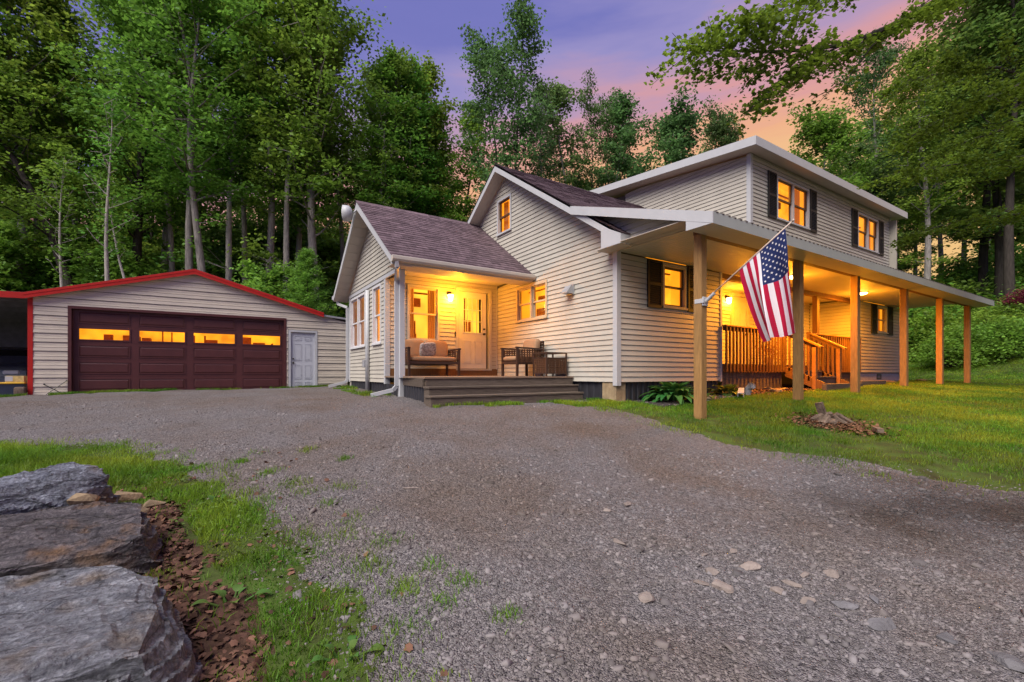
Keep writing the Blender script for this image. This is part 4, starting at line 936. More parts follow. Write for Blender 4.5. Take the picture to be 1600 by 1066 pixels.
# overhead door: 5 rows of 4 panels, the fourth row glazed
mb = MB(); frame_rect(mb, wg, -9.60, -4.50, -.45, 1.92, .07, -.10, .032, .02); gf = build('door_frame', mb, 'gdoor', GA)
wgd = WY(GY + .10)
mb = MB(); rows = [-.36 + .446 * i for i in range(6)]; cols = [-9.53 + 1.2375 * i + .0 for i in range(5)]
mb = MB()
for r in range(5):
    if r == 3: continue
    wbox(mb, wgd, -9.53, -4.57, -.05, 0, rows[r] + .003, rows[r + 1] - .003)
wins = [(cols[c] + .12, cols[c + 1] - .09, rows[3] + .085, rows[4] - .075) for c in range(4)]
e = -9.53
for (a, b, c, d_) in wins: wbox(mb, wgd, e, a, -.05, 0, rows[3] + .003, rows[4] - .003); e = b
wbox(mb, wgd, e, -4.57, -.05, 0, rows[3] + .003, rows[4] - .003)
for (a, b, c, d_) in wins: wbox(mb, wgd, a, b, -.05, 0, rows[3] + .003, c); wbox(mb, wgd, a, b, -.05, 0, d_, rows[4] - .003)
for r in range(1, 5): wbox(mb, wgd, -9.53, -4.57, -.046, -.010, rows[r] - .012, rows[r] + .012)
gd = build('garage_door', mb, 'gdoor', GA)
for r in range(5):
    for c in range(4):
        a, b, lo, hi = cols[c] + .10, cols[c + 1] - .07, rows[r] + .06, rows[r + 1] - .06
        m2 = MB()
        if r == 3:
            a, b, lo, hi = wins[c]; frame_rect(m2, wgd, a - .03, b + .03, lo - .03, hi + .03, .034, .0005, .016); build('window_frame', m2, 'gdoor', gd)
            m3 = MB(); m3.poly(wgd(a, -.03, lo), wgd(b, -.03, lo), wgd(b, -.03, hi), wgd(a, -.03, hi)); build('pane', m3, 'glass', gd)
        else:
            frame_rect(m2, wgd, a, b, lo, hi, .022, .0005, .014)
            m2.add([wgd(s, p, z) for s, z, p in ((a+.03, lo+.03, .0008), (b-.03, lo+.03, .0008), (b-.03, hi-.03, .0008), (a+.03, hi-.03, .0008), (a+.06, lo+.06, .012), (b-.06, lo+.06, .012), (b-.06, hi-.06, .012), (a+.06, hi-.06, .012))],
                   [(4,5,6,7),(0,1,5,4),(1,2,6,5),(2,3,7,6),(3,0,4,7)])
            build('door_panel', m2, 'gdoor', gd)
mb = MB(); mb.poly((-9.9, 12.0, .6), (-4.2, 12.0, .6), (-4.2, 12.0, 1.75), (-9.9, 12.0, 1.75)); build('lit_room', mb, 'room', gd)
mb = MB(); mb.poly((-9.9, 10.2, .55), (-4.2, 10.2, .55), (-4.2, 12.0, .55), (-9.9, 12.0, .55)); mb.poly((-9.9, 10.2, 1.8), (-4.2, 10.2, 1.8), (-4.2, 12.0, 1.8), (-9.9, 12.0, 1.8)); build('room_side', mb, 'roominside', gd)
rr = random.Random(3); mb = MB()
for i in range(26):
    x = rr.uniform(-9.4, -4.7); z = rr.uniform(.7, 1.15); w_ = rr.choice([.03, .05, .2, .35]); h_ = rr.choice([.04, .06, .3]) if w_ > .1 else rr.uniform(.15, .5)
    mb.box(x, x + w_, 11.3 + rr.random() * .5, 11.9, z, z + h_)
o = build('shelf_clutter', mb, 'clutter', gd); o['kind'] = 'stuff'
mb = MB(); wbox(mb, wg, -9.6, -4.5, -.2, .06, -.46, -.372); build('threshold', mb, 'slab', GA)
# side door of the garage
mb = MB(); frame_rect(mb, wg, -4.44, -3.58, -.36, 1.56, .065, -.08, .034, .03); build('door_frame', mb, 'trim', GA)
panel_door(GA, wg, -4.372, -3.648, -.32, 1.485, 'greydoor', [(.14, .44, .06, .12), (.56, .86, .06, .12), (.14, .44, .17, .42), (.56, .86, .17, .42), (.14, .44, .50, .80), (.56, .86, .50, .80), (.14, .44, .86, .94), (.56, .86, .86, .94)], knob='l', p=-.03)
mb = MB(); wbox(mb, wg, GX1 + .1, -2.64, -.01, .03, -.5, -.345); build('foundation', mb, 'pier', GA)
# carport bay on the left
mb = MB(); mb.prism([(GX0 - .08, GY - .14, 2.176), (-15.2, GY - .14, 2.12), (-15.2, 17.7, 2.12), (GX0 - .08, 17.7, 2.176)], (0, 0, -.04)); build('carport_roof', mb, 'groof', GA)
mb = MB(); mb.prism([(GX0 - .081, GY - .165, 2.169), (-15.2, GY - .165, 2.11), (-15.2, GY - .165, 1.96), (GX0 - .081, GY - .165, 2.018)], (0, .02, 0)); build('fascia', mb, 'red', GA)
for i in range(6):
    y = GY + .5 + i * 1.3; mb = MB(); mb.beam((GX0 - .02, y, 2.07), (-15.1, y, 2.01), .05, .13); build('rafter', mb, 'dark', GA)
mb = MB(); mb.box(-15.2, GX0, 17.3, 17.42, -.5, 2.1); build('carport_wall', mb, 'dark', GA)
mb = MB(); mb.box(-15.2, GX0 + .01, 9.9, 17.3, -.5, -.375); build('slab', mb, 'slab', GA)
wcp = WY(17.3)
for s0, s1 in ((-14.35, -13.9), (-13.75, -13.3)):
    mb = MB(); frame_rect(mb, wcp, s0, s1, .55, 1.35, .05, .002, .03); cw_ = build('window', mb, 'tanwin', GA)
    mb = MB(); mb.poly(wcp(s0, .008, .55), wcp(s1, .008, .55), wcp(s1, .008, 1.35), wcp(s0, .008, 1.35)); build('pane', mb, 'roomp', cw_)
# ================================================================== FLAG
FL = thing('flag', 'stars and stripes flag hanging from a slanted pole on the nearest porch post', 'flag', (.016, -1.82, 1.28))
B0, B1 = Vector((.016, -1.83, 1.275)), Vector((.03, -3.10, 2.155))
mb = MB(); mb.tube([B0, B0.lerp(B1, .5), B1], [.012, .0115, .010], 8); mb.tube([B1, B1 + (B1 - B0).normalized() * .03], [.016, .014], 8); build('flag_pole', mb, 'pole', FL, True)
mb = MB(); mb.bbox(-.045, .077, -1.845, -1.822, 1.20, 1.34, .006); mb.tube([(.016, -1.84, 1.262), (.017, -1.99, 1.375)], .026, 10); mb.bbox(-.06, -.03, -1.86, -1.70, 1.24, 1.31, .005); build('bracket', mb, 'trim', FL)
def flag_pt(u, v):
    """u along the hoist (0 low end), v down the fly"""
    h0, h1 = B0.lerp(B1, .435), B0.lerp(B1, .93); h = h0.lerp(h1, u)
    f = Vector((0, -2.70, .60)).lerp(Vector((0, -3.17, .70)), u); f.x = .02
    bow = math.sin(pi * v) * .10 * (1 - 1.5 * u) * .9
    p = h.lerp(f, v) + Vector((0, bow * .5 * (1 - u), -.10 * math.sin(pi * v) * u * .3))
    amp = (.02 + .13 * v) * min(1, v * 3)
    p.x += amp * math.sin(u * 2 * pi * 1.55 + .6 + v * .9) + .025 * v * math.sin(u * 19 + v * 4)
    p.y += .06 * v * math.sin(u * 2 * pi * 1.55 + 2.2)
    return p
NU, NV = 13 * 5, 50; mb = MB(); vs = [flag_pt(i / NU, j / NV) for i in range(NU + 1) for j in range(NV + 1)]
mb.add(vs, [(i*(NV+1)+j, (i+1)*(NV+1)+j, (i+1)*(NV+1)+j+1, i*(NV+1)+j+1) for i in range(NU) for j in range(NV)])
mb.m = [(2 if (i // 5 >= 6 and j < 20) else (0 if (i // 5) % 2 == 0 else 1)) for i in range(NU) for j in range(NV)]
cl = build('flag_cloth', mb, ['flagr', 'flagw', 'flagb'], FL, True)
mb = MB()
for r in range(9):
    for c in range(6 if r % 2 == 0 else 5):
        uc = 6/13 + (7/13) * (r + .9) / 9.8; vc = .4 * ((c * 2 + (1 if r % 2 == 0 else 2)) / 12)
        for side in (1, -1):
            P = []
            for k in range(10):
                a = pi * k / 5; q = (.0175 if k % 2 == 0 else .0072)
                u, v = uc + q * math.cos(a) / .76, vc + q * math.sin(a) / 1.35
                p = flag_pt(u, v); n = (flag_pt(u + .01, v) - p).cross(flag_pt(u, v + .01) - p).normalized(); P.append(p + n * .003 * side)
            ctr = sum(P, Vector()) / 10
            mb.add(P + [ctr], [(k, (k + 1) % 10, 10) for k in range(10)])
o = build('star', mb, 'flagw', cl); o['kind'] = 'stuff'

# ================================================================== PORCH FURNITURE
def weave(mb, P, Q, z0, z1, nx, nz, t=.012):
    P = Vector(P); Q = Vector(Q); n = (Q - P).cross(Vector((0, 0, 1))).normalized()
    for i in range(nx):
        a = P.lerp(Q, (i + .5) / nx); s = .006 if i % 2 else -.006
        mb.beam(a + Vector((0, 0, z0)) + n*s, a + Vector((0, 0, z1)) + n*s, (Q - P).length / nx * .52, .008, n)
    for k in range(nz):
        z = z0 + (z1 - z0) * (k + .5) / nz; mb.beam(P + Vector((0, 0, z)), Q + Vector((0, 0, z)), .010, (z1 - z0) / nz * .5)
def cushion(mb, x0, x1, y0, y1, z0, z1, b=.03):
    """pillowy box: superellipsoid"""
    n, m = 20, 12; cx, cy, cz = (x0+x1)/2, (y0+y1)/2, (z0+z1)/2; hx, hy, hz = (x1-x0)/2, (y1-y0)/2, (z1-z0)/2; vs = []
    sp = lambda t, e: math.copysign(abs(t) ** e, t)
    for i in range(m + 1):
        ph = -pi/2 + pi * i / m
        for j in range(n):
            th = 2*pi*j/n; vs.append((cx + hx * sp(math.cos(ph), .35) * sp(math.cos(th), .28), cy + hy * sp(math.cos(ph), .35) * sp(math.sin(th), .28), cz + hz * sp(math.sin(ph), .5)))
    mb.add(vs, [(i*n+j, i*n+(j+1) % n, (i+1)*n+(j+1) % n, (i+1)*n+j) for i in range(m) for j in range(n)])
DZ = .103
def seat_set(name, label, cat, loc, rot, w, nb, group=None):
    t = thing(name, label, cat, (0, 0, 0))
    hw = w / 2; d0, d1 = -.36, .36       # front at -y
    for sx in (-1, 1):
        for y in (d0 + .03, d1 - .03):
            mb = MB(); mb.beam((sx * (hw - .03), y, 0), (sx * (hw - .025), y, .42 if y > 0 else .62), .045, .05, (0, 1, 0)); build('leg', mb, 'frame', t)
        mb = MB(); mb.beam((sx * (hw - .02), d0 - .01, .625), (sx * (hw - .02), d1 - .02, .60), .055, .035); ar = build('armrest', mb, 'frame', t)
        mb = MB(); weave(mb, (sx * (hw - .02), d0 + .05, 0), (sx * (hw - .02), d1 - .06, 0), .30, .59, 9, 6); o = build('arm_weave', mb, 'wicker', t); o['kind'] = 'stuff'
    mb = MB(); mb.box(-hw + .03, hw - .03, d0 + .01, d0 + .05, .27, .33); mb.box(-hw + .03, hw - .03, d1 - .06, d1 - .02, .27, .33); mb.box(-hw + .02, -hw + .06, d0 + .02, d1 - .02, .27, .33); mb.box(hw - .06, hw - .02, d0 + .02, d1 - .02, .27, .33); mb.box(-hw + .06, hw - .06, d0 + .05, d1 - .06, .29, .31); build('seat_frame', mb, 'frame', t)
    mb = MB(); weave(mb, (-hw + .05, d1 - .03, 0), (hw - .05, d1 + .05, 0), .33, .74, int(w * 14), 7); o = build('back_weave', mb, 'wicker', t); o['kind'] = 'stuff'
    mb = MB(); mb.beam((-hw + .03, d1 + .02, .76), (hw - .03, d1 + .02, .76), .04, .05); build('back_rail', mb, 'frame', t)
    mb = MB(); cushion(mb, -hw + .055, hw - .055, d0 - .015, d1 - .05, .325, .445); build('seat_cushion', mb, 'cushion', t, True)
    bw = (w - .11) / nb
    for i in range(nb):
        mb = MB(); cushion(mb, 0, bw - .008, 0, .15, 0, .42); 
        mb.v = [(p[0] - hw + .055 + i * bw, p[1] + d1 - .22 + .16 * p[2], p[2] + .43) for p in mb.v]; build('back_cushion', mb, 'cushion', t, True)
    t.location = loc; t.rotation_euler = (0, 0, rot); return t
seat_set('loveseat', 'tan cushioned wicker loveseat against the entry wall beneath the front window', 'loveseat', (-2.20, 3.78, DZ), 0, 1.26, 2)
t = thing('throw_pillow', 'patterned throw pillow propped in the middle of the loveseat', 'pillow', (0, 0, 0))
mb = MB(); cushion(mb, -.20, .20, -.06, .06, -.17, .17)
for i, p in enumerate(mb.v):
    q = 1 - .35 * min(1, (abs(p[0]) / .2) ** 2 * (1 - (abs(p[2]) / .17) ** 2) * 0 + (abs(p[0]) / .2 * abs(p[2]) / .17)); mb.v[i] = (p[0], p[1] * q, p[2])
build('pillow_body', mb, 'pillow', t, True); t.location = (-2.28, 3.66, DZ + .60); t.rotation_euler = (.3, -.12, .1)
seat_set('armchair', 'wicker armchair with tan cushions on the entry deck facing left', 'armchair', (-.52, 2.42, DZ), -pi / 2, .66, 1)
t = thing('side_table', 'woven wicker side table with a raised rim at the right end of the entry deck', 'table', (0, 0, 0))
for sx in (-1, 1):
    for sy in (-1, 1):
        mb = MB(); mb.box(sx*.26 - .014, sx*.26 + .014, sy*.23 - .014, sy*.23 + .014, 0, .50); build('leg', mb, 'frame', t)
for P, Q in (((-.25, -.23, 0), (.25, -.23, 0)), ((.26, -.22, 0), (.26, .22, 0)), ((.25, .23, 0), (-.25, .23, 0)), ((-.26, .22, 0), (-.26, -.22, 0))):
    mb = MB(); weave(mb, P, Q, .07, .37, 12, 8); o = build('side_weave', mb, 'wicker', t); o['kind'] = 'stuff'
    mb = MB(); a, b = Vector(P), Vector(Q); mb.beam(a + Vector((0, 0, .49)), b + Vector((0, 0, .49)), .026, .026); mb.beam(a + Vector((0, 0, .38)), b + Vector((0, 0, .38)), .024, .02); mb.beam(a + Vector((0, 0, .06)), b + Vector((0, 0, .06)), .024, .02); build('rim_rail', mb, 'frame', t)
mb = MB(); mb.box(-.25, .25, -.22, .22, .36, .372); build('tabletop', mb, 'wicker', t)
t.location = (-.36, 1.60, DZ); t.rotation_euler = (0, 0, 0)
# potted flower on the side deck, behind the railing
t = thing('flower_pot', 'low pot of red leaved flowers on the side deck near the stair', 'plant pot', (6.35, .55, .386))
mb = MB(); mb.lathe([(.09, .386), (.13, .60), (.14, .60), (.12, .58)], (6.35, .55, 0), 14); build('pot', mb, 'pier', t)
rg = np.random.default_rng(5); C_ = rg.normal(0, 1, (260, 3)) * np.array([.14, .14, .11]) + np.array([0, 0, .40]); V, F = leaf_quads(C_, .07, rg); o = link('foliage', npmesh('foliage', V, F, 'redleaf'), t)

# ================================================================== CAR AND CARPORT THINGS
t = thing('parked_car', 'dark car with rounded bonnet parked nose out in the shadowed carport', 'car', (0, 0, 0))
prof = [(-.0, .28), (-.02, .48), (.06, .62), (.30, .70), (1.10, .80), (1.35, .86), (1.95, 1.24), (2.25, 1.33), (3.1, 1.34), (3.75, 1.10), (4.25, .92), (4.40, .80), (4.42, .35), (4.35, .26)]
hw = [.62, .72, .78, .82, .86, .86, .66, .64, .64, .68, .82, .78, .76, .70]
mb = MB(); n = len(prof)
ring = []
for (y, z), w_ in zip(prof, hw): ring.append((y, z, w_))
for k in range(n):
    y, z, w_ = ring[k]
    zs = max(.25, min(z, .62)); mb.v += [(-w_, y, z), (w_, y, z), (-.88 if 0 < k < n-1 else -.75, y, min(z, .60)), (.88 if 0 < k < n-1 else .75, y, min(z, .60)), (-.84, y, .24), (.84, y, .24)]
for k in range(n - 1):
    a, b = k * 6, (k + 1) * 6
    mb.f += [(a, a+1, b+1, b), (a+2, a, b, b+2), (a+1, a+3, b+3, b+1), (a+4, a+2, b+2, b+4), (a+3, a+5, b+5, b+3), (a+5, a+4, b+4, b+5)]
mb.f += [(0, 2, 4, 5, 3, 1)]; mb.m = [0] * len(mb.f); build('body', mb, 'carpaint', t)
mb = MB(); mb.poly((-.80, 1.40, .885), (.80, 1.40, .885), (.63, 1.93, 1.235), (-.63, 1.93, 1.235)); build('windscreen', mb, 'carglass', t)
for sx in (-1, 1):
    mb = MB(); mb.poly((sx*.80, 1.55, .88), (sx*.80, 3.6, .92), (sx*.655, 3.15, 1.29), (sx*.655, 2.05, 1.25)); build('side_window', mb, 'carglass', t)
    mb = MB(); mb.bbox(sx*.60 - .16, sx*.60 + .16, -.01, .12, .50, .62, .03); build('headlight', mb, 'steel', t)
    for y in (.82, 3.55):
        mb = MB(); mb.tube([(sx*.70, y, .31), (sx*.72, y, .31), (sx*.87, y, .31), (sx*.89, y, .31)], [.27, .31, .31, .27], 20); wh = build('wheel', mb, 'rubber', t)
        mb = MB(); mb.tube([(sx*.885, y, .31), (sx*.90, y, .31)], [.19, .17], 14); build('rim', mb, 'steel', wh)
mb = MB(); mb.bbox(-.80, .80, -.06, .05, .28, .44, .03); build('bumper', mb, 'carpaint', t)
t.location = (-11.56, 11.2, -.375); t.rotation_euler = (0, 0, .03)
t = thing('storage_tub', 'navy storage tub with yellow lid at the carport opening', 'tub', (-10.62, 10.12, -.375))
mb = MB(); mb.add([(-10.62 + sx*w_, 10.12 + sy*w2, z) for z, w_, w2 in ((-.372, .19, .15), (-.10, .225, .18)) for sx, sy in ((-1,-1),(1,-1),(1,1),(-1,1))], [(3,2,1,0),(4,5,6,7),(0,1,5,4),(1,2,6,5),(2,3,7,6),(3,0,4,7)]); build('tub_body', mb, 'tub', t)
mb = MB(); mb.bbox(-10.87, -10.37, 9.92, 10.32, -.10, -.055, .012); build('lid', mb, 'yellow', t)
t = thing('cardboard_box', 'yellow and white box on the lid of the navy tub', 'box', (-10.55, 10.12, -.055))
mb = MB(); mb.bbox(-10.73, -10.40, 10.0, 10.24, -.054, .10, .006); build('box_body', mb, 'boxcard', t)
mb = MB(); mb.box(-10.734, -10.60, 9.998, 10.242, -.03, .09); build('box_label', mb, 'trim', t)
t = thing('sack', 'small brown sack slumped beside the navy tub', 'sack', (-10.44, 9.9, -.375))
mb = MB(); cushion(mb, -10.54, -10.34, 9.80, 9.98, -.375, -.17); build('sack_body', mb, 'bag', t, True)
t = thing('folding_frame', 'crossed dark metal rods leaning on the garage wall by the red corner', 'folding frame', (-9.86, 9.85, -.4))
g = gz(-9.9, 9.8); mb = MB(); mb.tube([(-10.02, 9.93, -.12), (-9.64, 9.78, g)], .011, 6); mb.tube([(-10.02, 9.93, -.12), (-10.035, 9.93, -.105)], .02, 6); build('rod', mb, 'metal', t)
mb = MB(); mb.tube([(-9.62, 9.95, -.03), (-9.96, 9.78, g)], .011, 6); mb.tube([(-9.62, 9.95, -.03), (-9.605, 9.95, -.015)], .02, 6); build('rod', mb, 'metal', t)

# ================================================================== ROCKS
def hull_mesh(pts, sub, amp, seed, strat=0, smooth_it=2, aniso=(1, 1, 1)):
    bm = bmesh.new()
    for p in pts: bm.verts.new(p)
    r = bmesh.ops.convex_hull(bm, input=bm.verts[:])
    bmesh.ops.delete(bm, geom=[g for g in r['geom_interior'] if isinstance(g, bmesh.types.BMVert)], context='VERTS')
    bmesh.ops.triangulate(bm, faces=bm.faces[:])
    for k in range(sub):
        L = sum(e.calc_length() for e in bm.edges) / len(bm.edges)
        bmesh.ops.subdivide_edges(bm, edges=[e for e in bm.edges if e.calc_length() > L * .6], cuts=1, use_grid_fill=True)
        bmesh.ops.triangulate(bm, faces=[f for f in bm.faces if len(f.verts) > 3])
        if k < smooth_it: bmesh.ops.smooth_vert(bm, verts=bm.verts[:], factor=.22, use_axis_x=True, use_axis_y=True, use_axis_z=True)
    bm.normal_update(); sv = Vector((seed * 3.1, seed * 1.7, seed * .9))
    for v in bm.verts:
        q = Vector((v.co.x * aniso[0], v.co.y * aniso[1], v.co.z * aniso[2]))
        h = mnoise.fractal(q * 2.3 + sv, .8, 2.1, 5) * amp
        if strat:
            nzv = abs(v.normal.z); h += nzv * (.026 * math.floor(3.2 * mnoise.noise(Vector((v.co.x * 2.6, v.co.y * 3.4, v.co.z)) + sv)) / 3.2 + .005 * mnoise.noise(v.co * 22 + sv))
            l = v.co.z * 16 + v.co.x * 3.0 + v.co.y * 2.0 + 1.6 * mnoise.noise(v.co * 3 + sv); h += strat * ((l - math.floor(l)) ** 2 - .4) * (1 - abs(v.normal.z) * .75)
            h += strat * .6 * (mnoise.ridged_multi_fractal(Vector((v.co.x * 2.2, v.co.y * 7, v.co.z * 8)) + sv, .9, 2, 4, .9, 2) - 1) * .5
        v.co += v.normal * h
    me = bpy.data.meshes.new('rock'); bm.to_mesh(me); bm.free(); return me
def boulder(label, top, foot, mt, seed, amp=.035, strat=.03, sub=5, extra=()):
    pts = [Vector(p) for p in top]; c = sum(pts, Vector()) / len(pts)
    for p in top:
        q = Vector(p); o_ = (q - c); o_.z = 0; o_ = o_.normalized() * foot; g = gz(q.x, q.y)
        pts.append(Vector((q.x + o_.x, q.y + o_.y, min(g - .10, q.z - .1))))
        pts.append(Vector((q.x + o_.x * .75, q.y + o_.y * .75, q.z * .55 + (g - .1) * .45)))
    base = Vector((c.x, c.y, gz(c.x, c.y)))
    pts += [Vector(p) for p in extra]
    me = hull_mesh([p - base for p in pts], sub, amp, seed, strat, 1, aniso=(1, 2.2, 3)); me.materials.append(M[mt]); me.polygons.foreach_set('use_smooth', [False] * len(me.polygons))
    o = bpy.data.objects.new('boulder', me); COL.objects.link(o); o.location = base; FRAME[o.name] = tuple(base)
    return tag(o, label, 'boulder', 'slate boulders beside the drive')
boulder('large flat grey slate boulder, nearest of the three beside the drive', [(-7.75, -3.36, -.70), (-7.05, -3.37, -.69), (-6.83, -3.38, -.69), (-6.62, -3.46, -.68), (-6.52, -3.62, -.71), (-6.48, -3.95, -.73), (-6.47, -4.22, -.75), (-6.61, -4.24, -.76), (-6.85, -4.22, -.76), (-7.75, -4.2, -.78)], .09, 'slateg', 1, .014, .022, 6, [(-6.31, -4.02, -1.02), (-6.40, -3.62, -1.0), (-6.40, -4.25, -.98)])
boulder('dark overhanging slate boulder with rusty stains, middle of the three', [(-8.0, -2.6, -.64), (-7.29, -2.50, -.63), (-7.09, -2.36, -.62), (-6.89, -2.36, -.62), (-6.74, -2.37, -.63), (-6.62, -2.70, -.66), (-6.59, -2.95, -.72), (-6.70, -3.02, -.76), (-6.95, -2.92, -.77), (-8.0, -2.95, -.78)], .05, 'slated', 2, .020, .030, 6)
boulder('blue grey ridged slate boulder, farthest of the three, by the grass', [(-8.2, -2.5, -.60), (-7.45, -2.35, -.50), (-7.24, -2.08, -.43), (-7.10, -1.94, -.41), (-6.95, -2.04, -.43), (-6.92, -2.10, -.52), (-7.0, -2.25, -.60), (-8.2, -2.7, -.7)], .10, 'slate', 3, .022, .032, 6)
def rock(name, label, cat, x, y, r, h, mt, seed, group=None, sink=.3, rot=None, sub=2, amp=.12):
    rr = random.Random(seed); pts = []
    for i in range(16):
        a = rr.uniform(0, 2*pi); z = rr.uniform(-1, 1); q = math.sqrt(1 - z*z) * rr.uniform(.8, 1.1); pts.append((q * math.cos(a) * r[0], q * math.sin(a) * r[1], z * h))
    me = hull_mesh(pts, sub, amp * min(r[0], h), seed, 0, 1); me.materials.append(M[mt])
    o = bpy.data.objects.new(name, me); COL.objects.link(o); o.location = (x, y, ground_z(x, y) + h * (1 - 2 * sink)); o.rotation_euler = rot or (0, 0, rr.uniform(0, 6)); FRAME[o.name] = tuple(o.location)
    return tag(o, label, cat, group)
rock('tan_rock', 'angular tan rock standing on edge past the end of the middle slate boulder', 'rock', -6.90, -1.62, (.15, .09), .075, 'rock', 4, 'tan rocks among the boulders', .3, (.1, .25, .5))
rock('tan_rock', 'flat pale tan rock lying in the leaves beside the dark boulder', 'rock', -6.70, -1.80, (.12, .10), .04, 'rock', 9, 'tan rocks among the boulders', .3)
rock('tan_rock', 'rounded tan rock wedged between the blue grey and the dark slate boulders', 'rock', -7.02, -2.25, (.11, .09), .07, 'rock', 6, 'tan rocks among the boulders', -1.15)
rock('tan_rock', 'small grey tan rock tucked against the corner of the dark boulder', 'rock', -6.78, -1.98, (.09, .07), .05, 'rock', 8, 'tan rocks among the boulders', .2)
# pale stones half buried in the drive
st = [(-4.09, -4.74, .045, .075, 'largest pale wedge shaped stone standing out in the drive'), (-4.01, -4.63, .035, .045, 'small pale stone just behind the wedge shaped stone'),
      (-3.76, -4.70, .07, .05, 'broad pinkish flat stone behind the pale wedge stone'), (-4.15, -4.66, .05, .025, 'thin pink stone left of the small pale stone'),
      (-3.68, -4.55, .04, .03, 'pale triangular stone farthest back in the pale cluster'), (-3.74, -4.91, .065, .03, 'long grey flat stone to the right of the pale cluster'),
      (-3.58, -4.91, .04, .03, 'small pink stone behind the long grey flat stone'), (-3.88, -4.91, .045, .03, 'thin pale stone in front of the long grey flat stone'),
      (-3.84, -5.04, .03, .045, 'short upright stone near the thin pale stone'), (-3.46, -4.98, .04, .05, 'oval grey pink stone right of the small pink stone'),
      (-3.72, -5.15, .07, .04, 'smooth grey stone in front of the oval stone'), (-3.53, -5.20, .07, .025, 'flat grey stone lying right of the smooth grey stone'),
      (-3.74, -5.31, .10, .05, 'large slanted grey slab sunk in the gravel at right'), (-3.64, -5.49, .05, .04, 'dark blue grey stone right of the large slanted slab'),
      (-3.63, -5.68, .08, .05, 'long grey stone near the bottom right corner'), (-3.68, -3.71, .07, .03, 'pale flat stone farther back in the middle of the drive'),
      (-4.18, -4.11, .08, .03, 'long low pale stone in the middle of the drive'), (-4.48, -4.59, .06, .045, 'rounded tan stone alone in the foreground gravel'),
      (-3.90, -3.72, .04, .03, 'small pale stone left of the pale flat stone farther back'), (-4.96, -2.53, .09, .02, 'flat ochre stone lying flush in the drive'),
      (-3.87, -4.49, .04, .02, 'small pinkish stone midway between the pale cluster and the long low stone')]
for i, (x, y, a, b, lb) in enumerate(st):
    rock('drive_stone', lb, 'stone', x, y, (a, b), min(.035, b * .6), 'pebble' if i not in (11, 12, 13, 14, 10) else 'greystone', 20 + i, 'larger stones in the gravel drive', .42)

# ================================================================== GARDEN BED
def leaf_blade(mb, base, direc, length, width, droop, n=6, fold=.25):
    """one broad arching leaf"""
    d = Vector(direc).normalized(); h = Vector((d.x, d.y, 0)); h = h.normalized() if h.length > 1e-3 else Vector((1, 0, 0)); s = Vector((-h.y, h.x, 0)); p = Vector(base); el = math.asin(max(-1, min(1, d.z))); rows = []
    for i in range(n + 1):
        t = i / n; w_ = width * (math.sin(pi * min(1, .06 + t * .94) ** .8) if t < 1 else 0.0) * .5
        up = Vector((0, 0, 1)) * math.cos(el) - h * math.sin(el); rows.append([p - s*w_ + up*w_*fold, p.copy(), p + s*w_ + up*w_*fold])
        p = p + (h * math.cos(el) + Vector((0, 0, 1)) * math.sin(el)) * (length / n); el -= droop / n
    o = len(mb.v)
    mb.add([q for r in rows for q in r], [(3*i+k, 3*i+k+1, 3*i+k+4, 3*i+k+3) for i in range(n) for k in (0, 1)])
def clump(name, label, cat, x, y, n, L, wd, mt, seed, spread=1.0, el0=1.2):
    z = ground_z(x, y); t = thing(name, label, cat, (x, y, z)); rr = random.Random(seed); mesh = None
    for i in range(n):
        f = i / n; a = i * 2.399 + rr.uniform(-.3, .3); el = el0 - f * (el0 - .12) + rr.uniform(-.1, .1); ln = L * rr.uniform(.75, 1.1) * (.55 + .5 * f); r0 = .02 + .06 * f
        mb = MB(); st_l = ln * .4; b0 = Vector((x + math.cos(a) * r0, y + math.sin(a) * r0, z)); dv = Vector((math.cos(a) * math.cos(el) * spread, math.sin(a) * math.cos(el) * spread, math.sin(el)))
        tip = b0 + dv.normalized() * st_l; mb.tube([b0, tip], [.007, .005], 5, False); leaf_blade(mb, tip, dv, ln * .75, wd * rr.uniform(.8, 1.15), 1.0 + .5 * f); build('leaf', mb, mt, t, True)
    return t
clump('hosta', 'big dark green hosta under the shuttered side window', 'plant', 1.12, -.38, 120, .62, .13, 'hosta', 2, el0=1.5)
clump('broadleaf_plant', 'smaller dull green broadleaf plant at the corner of the side deck', 'plant', 2.85, -.42, 26, .46, .20, 'rhubarb', 5)
clump('weed', 'low broad leaved weed growing beside the hosta', 'plant', 1.85, -.62, 9, .26, .12, 'rhubarb', 8)
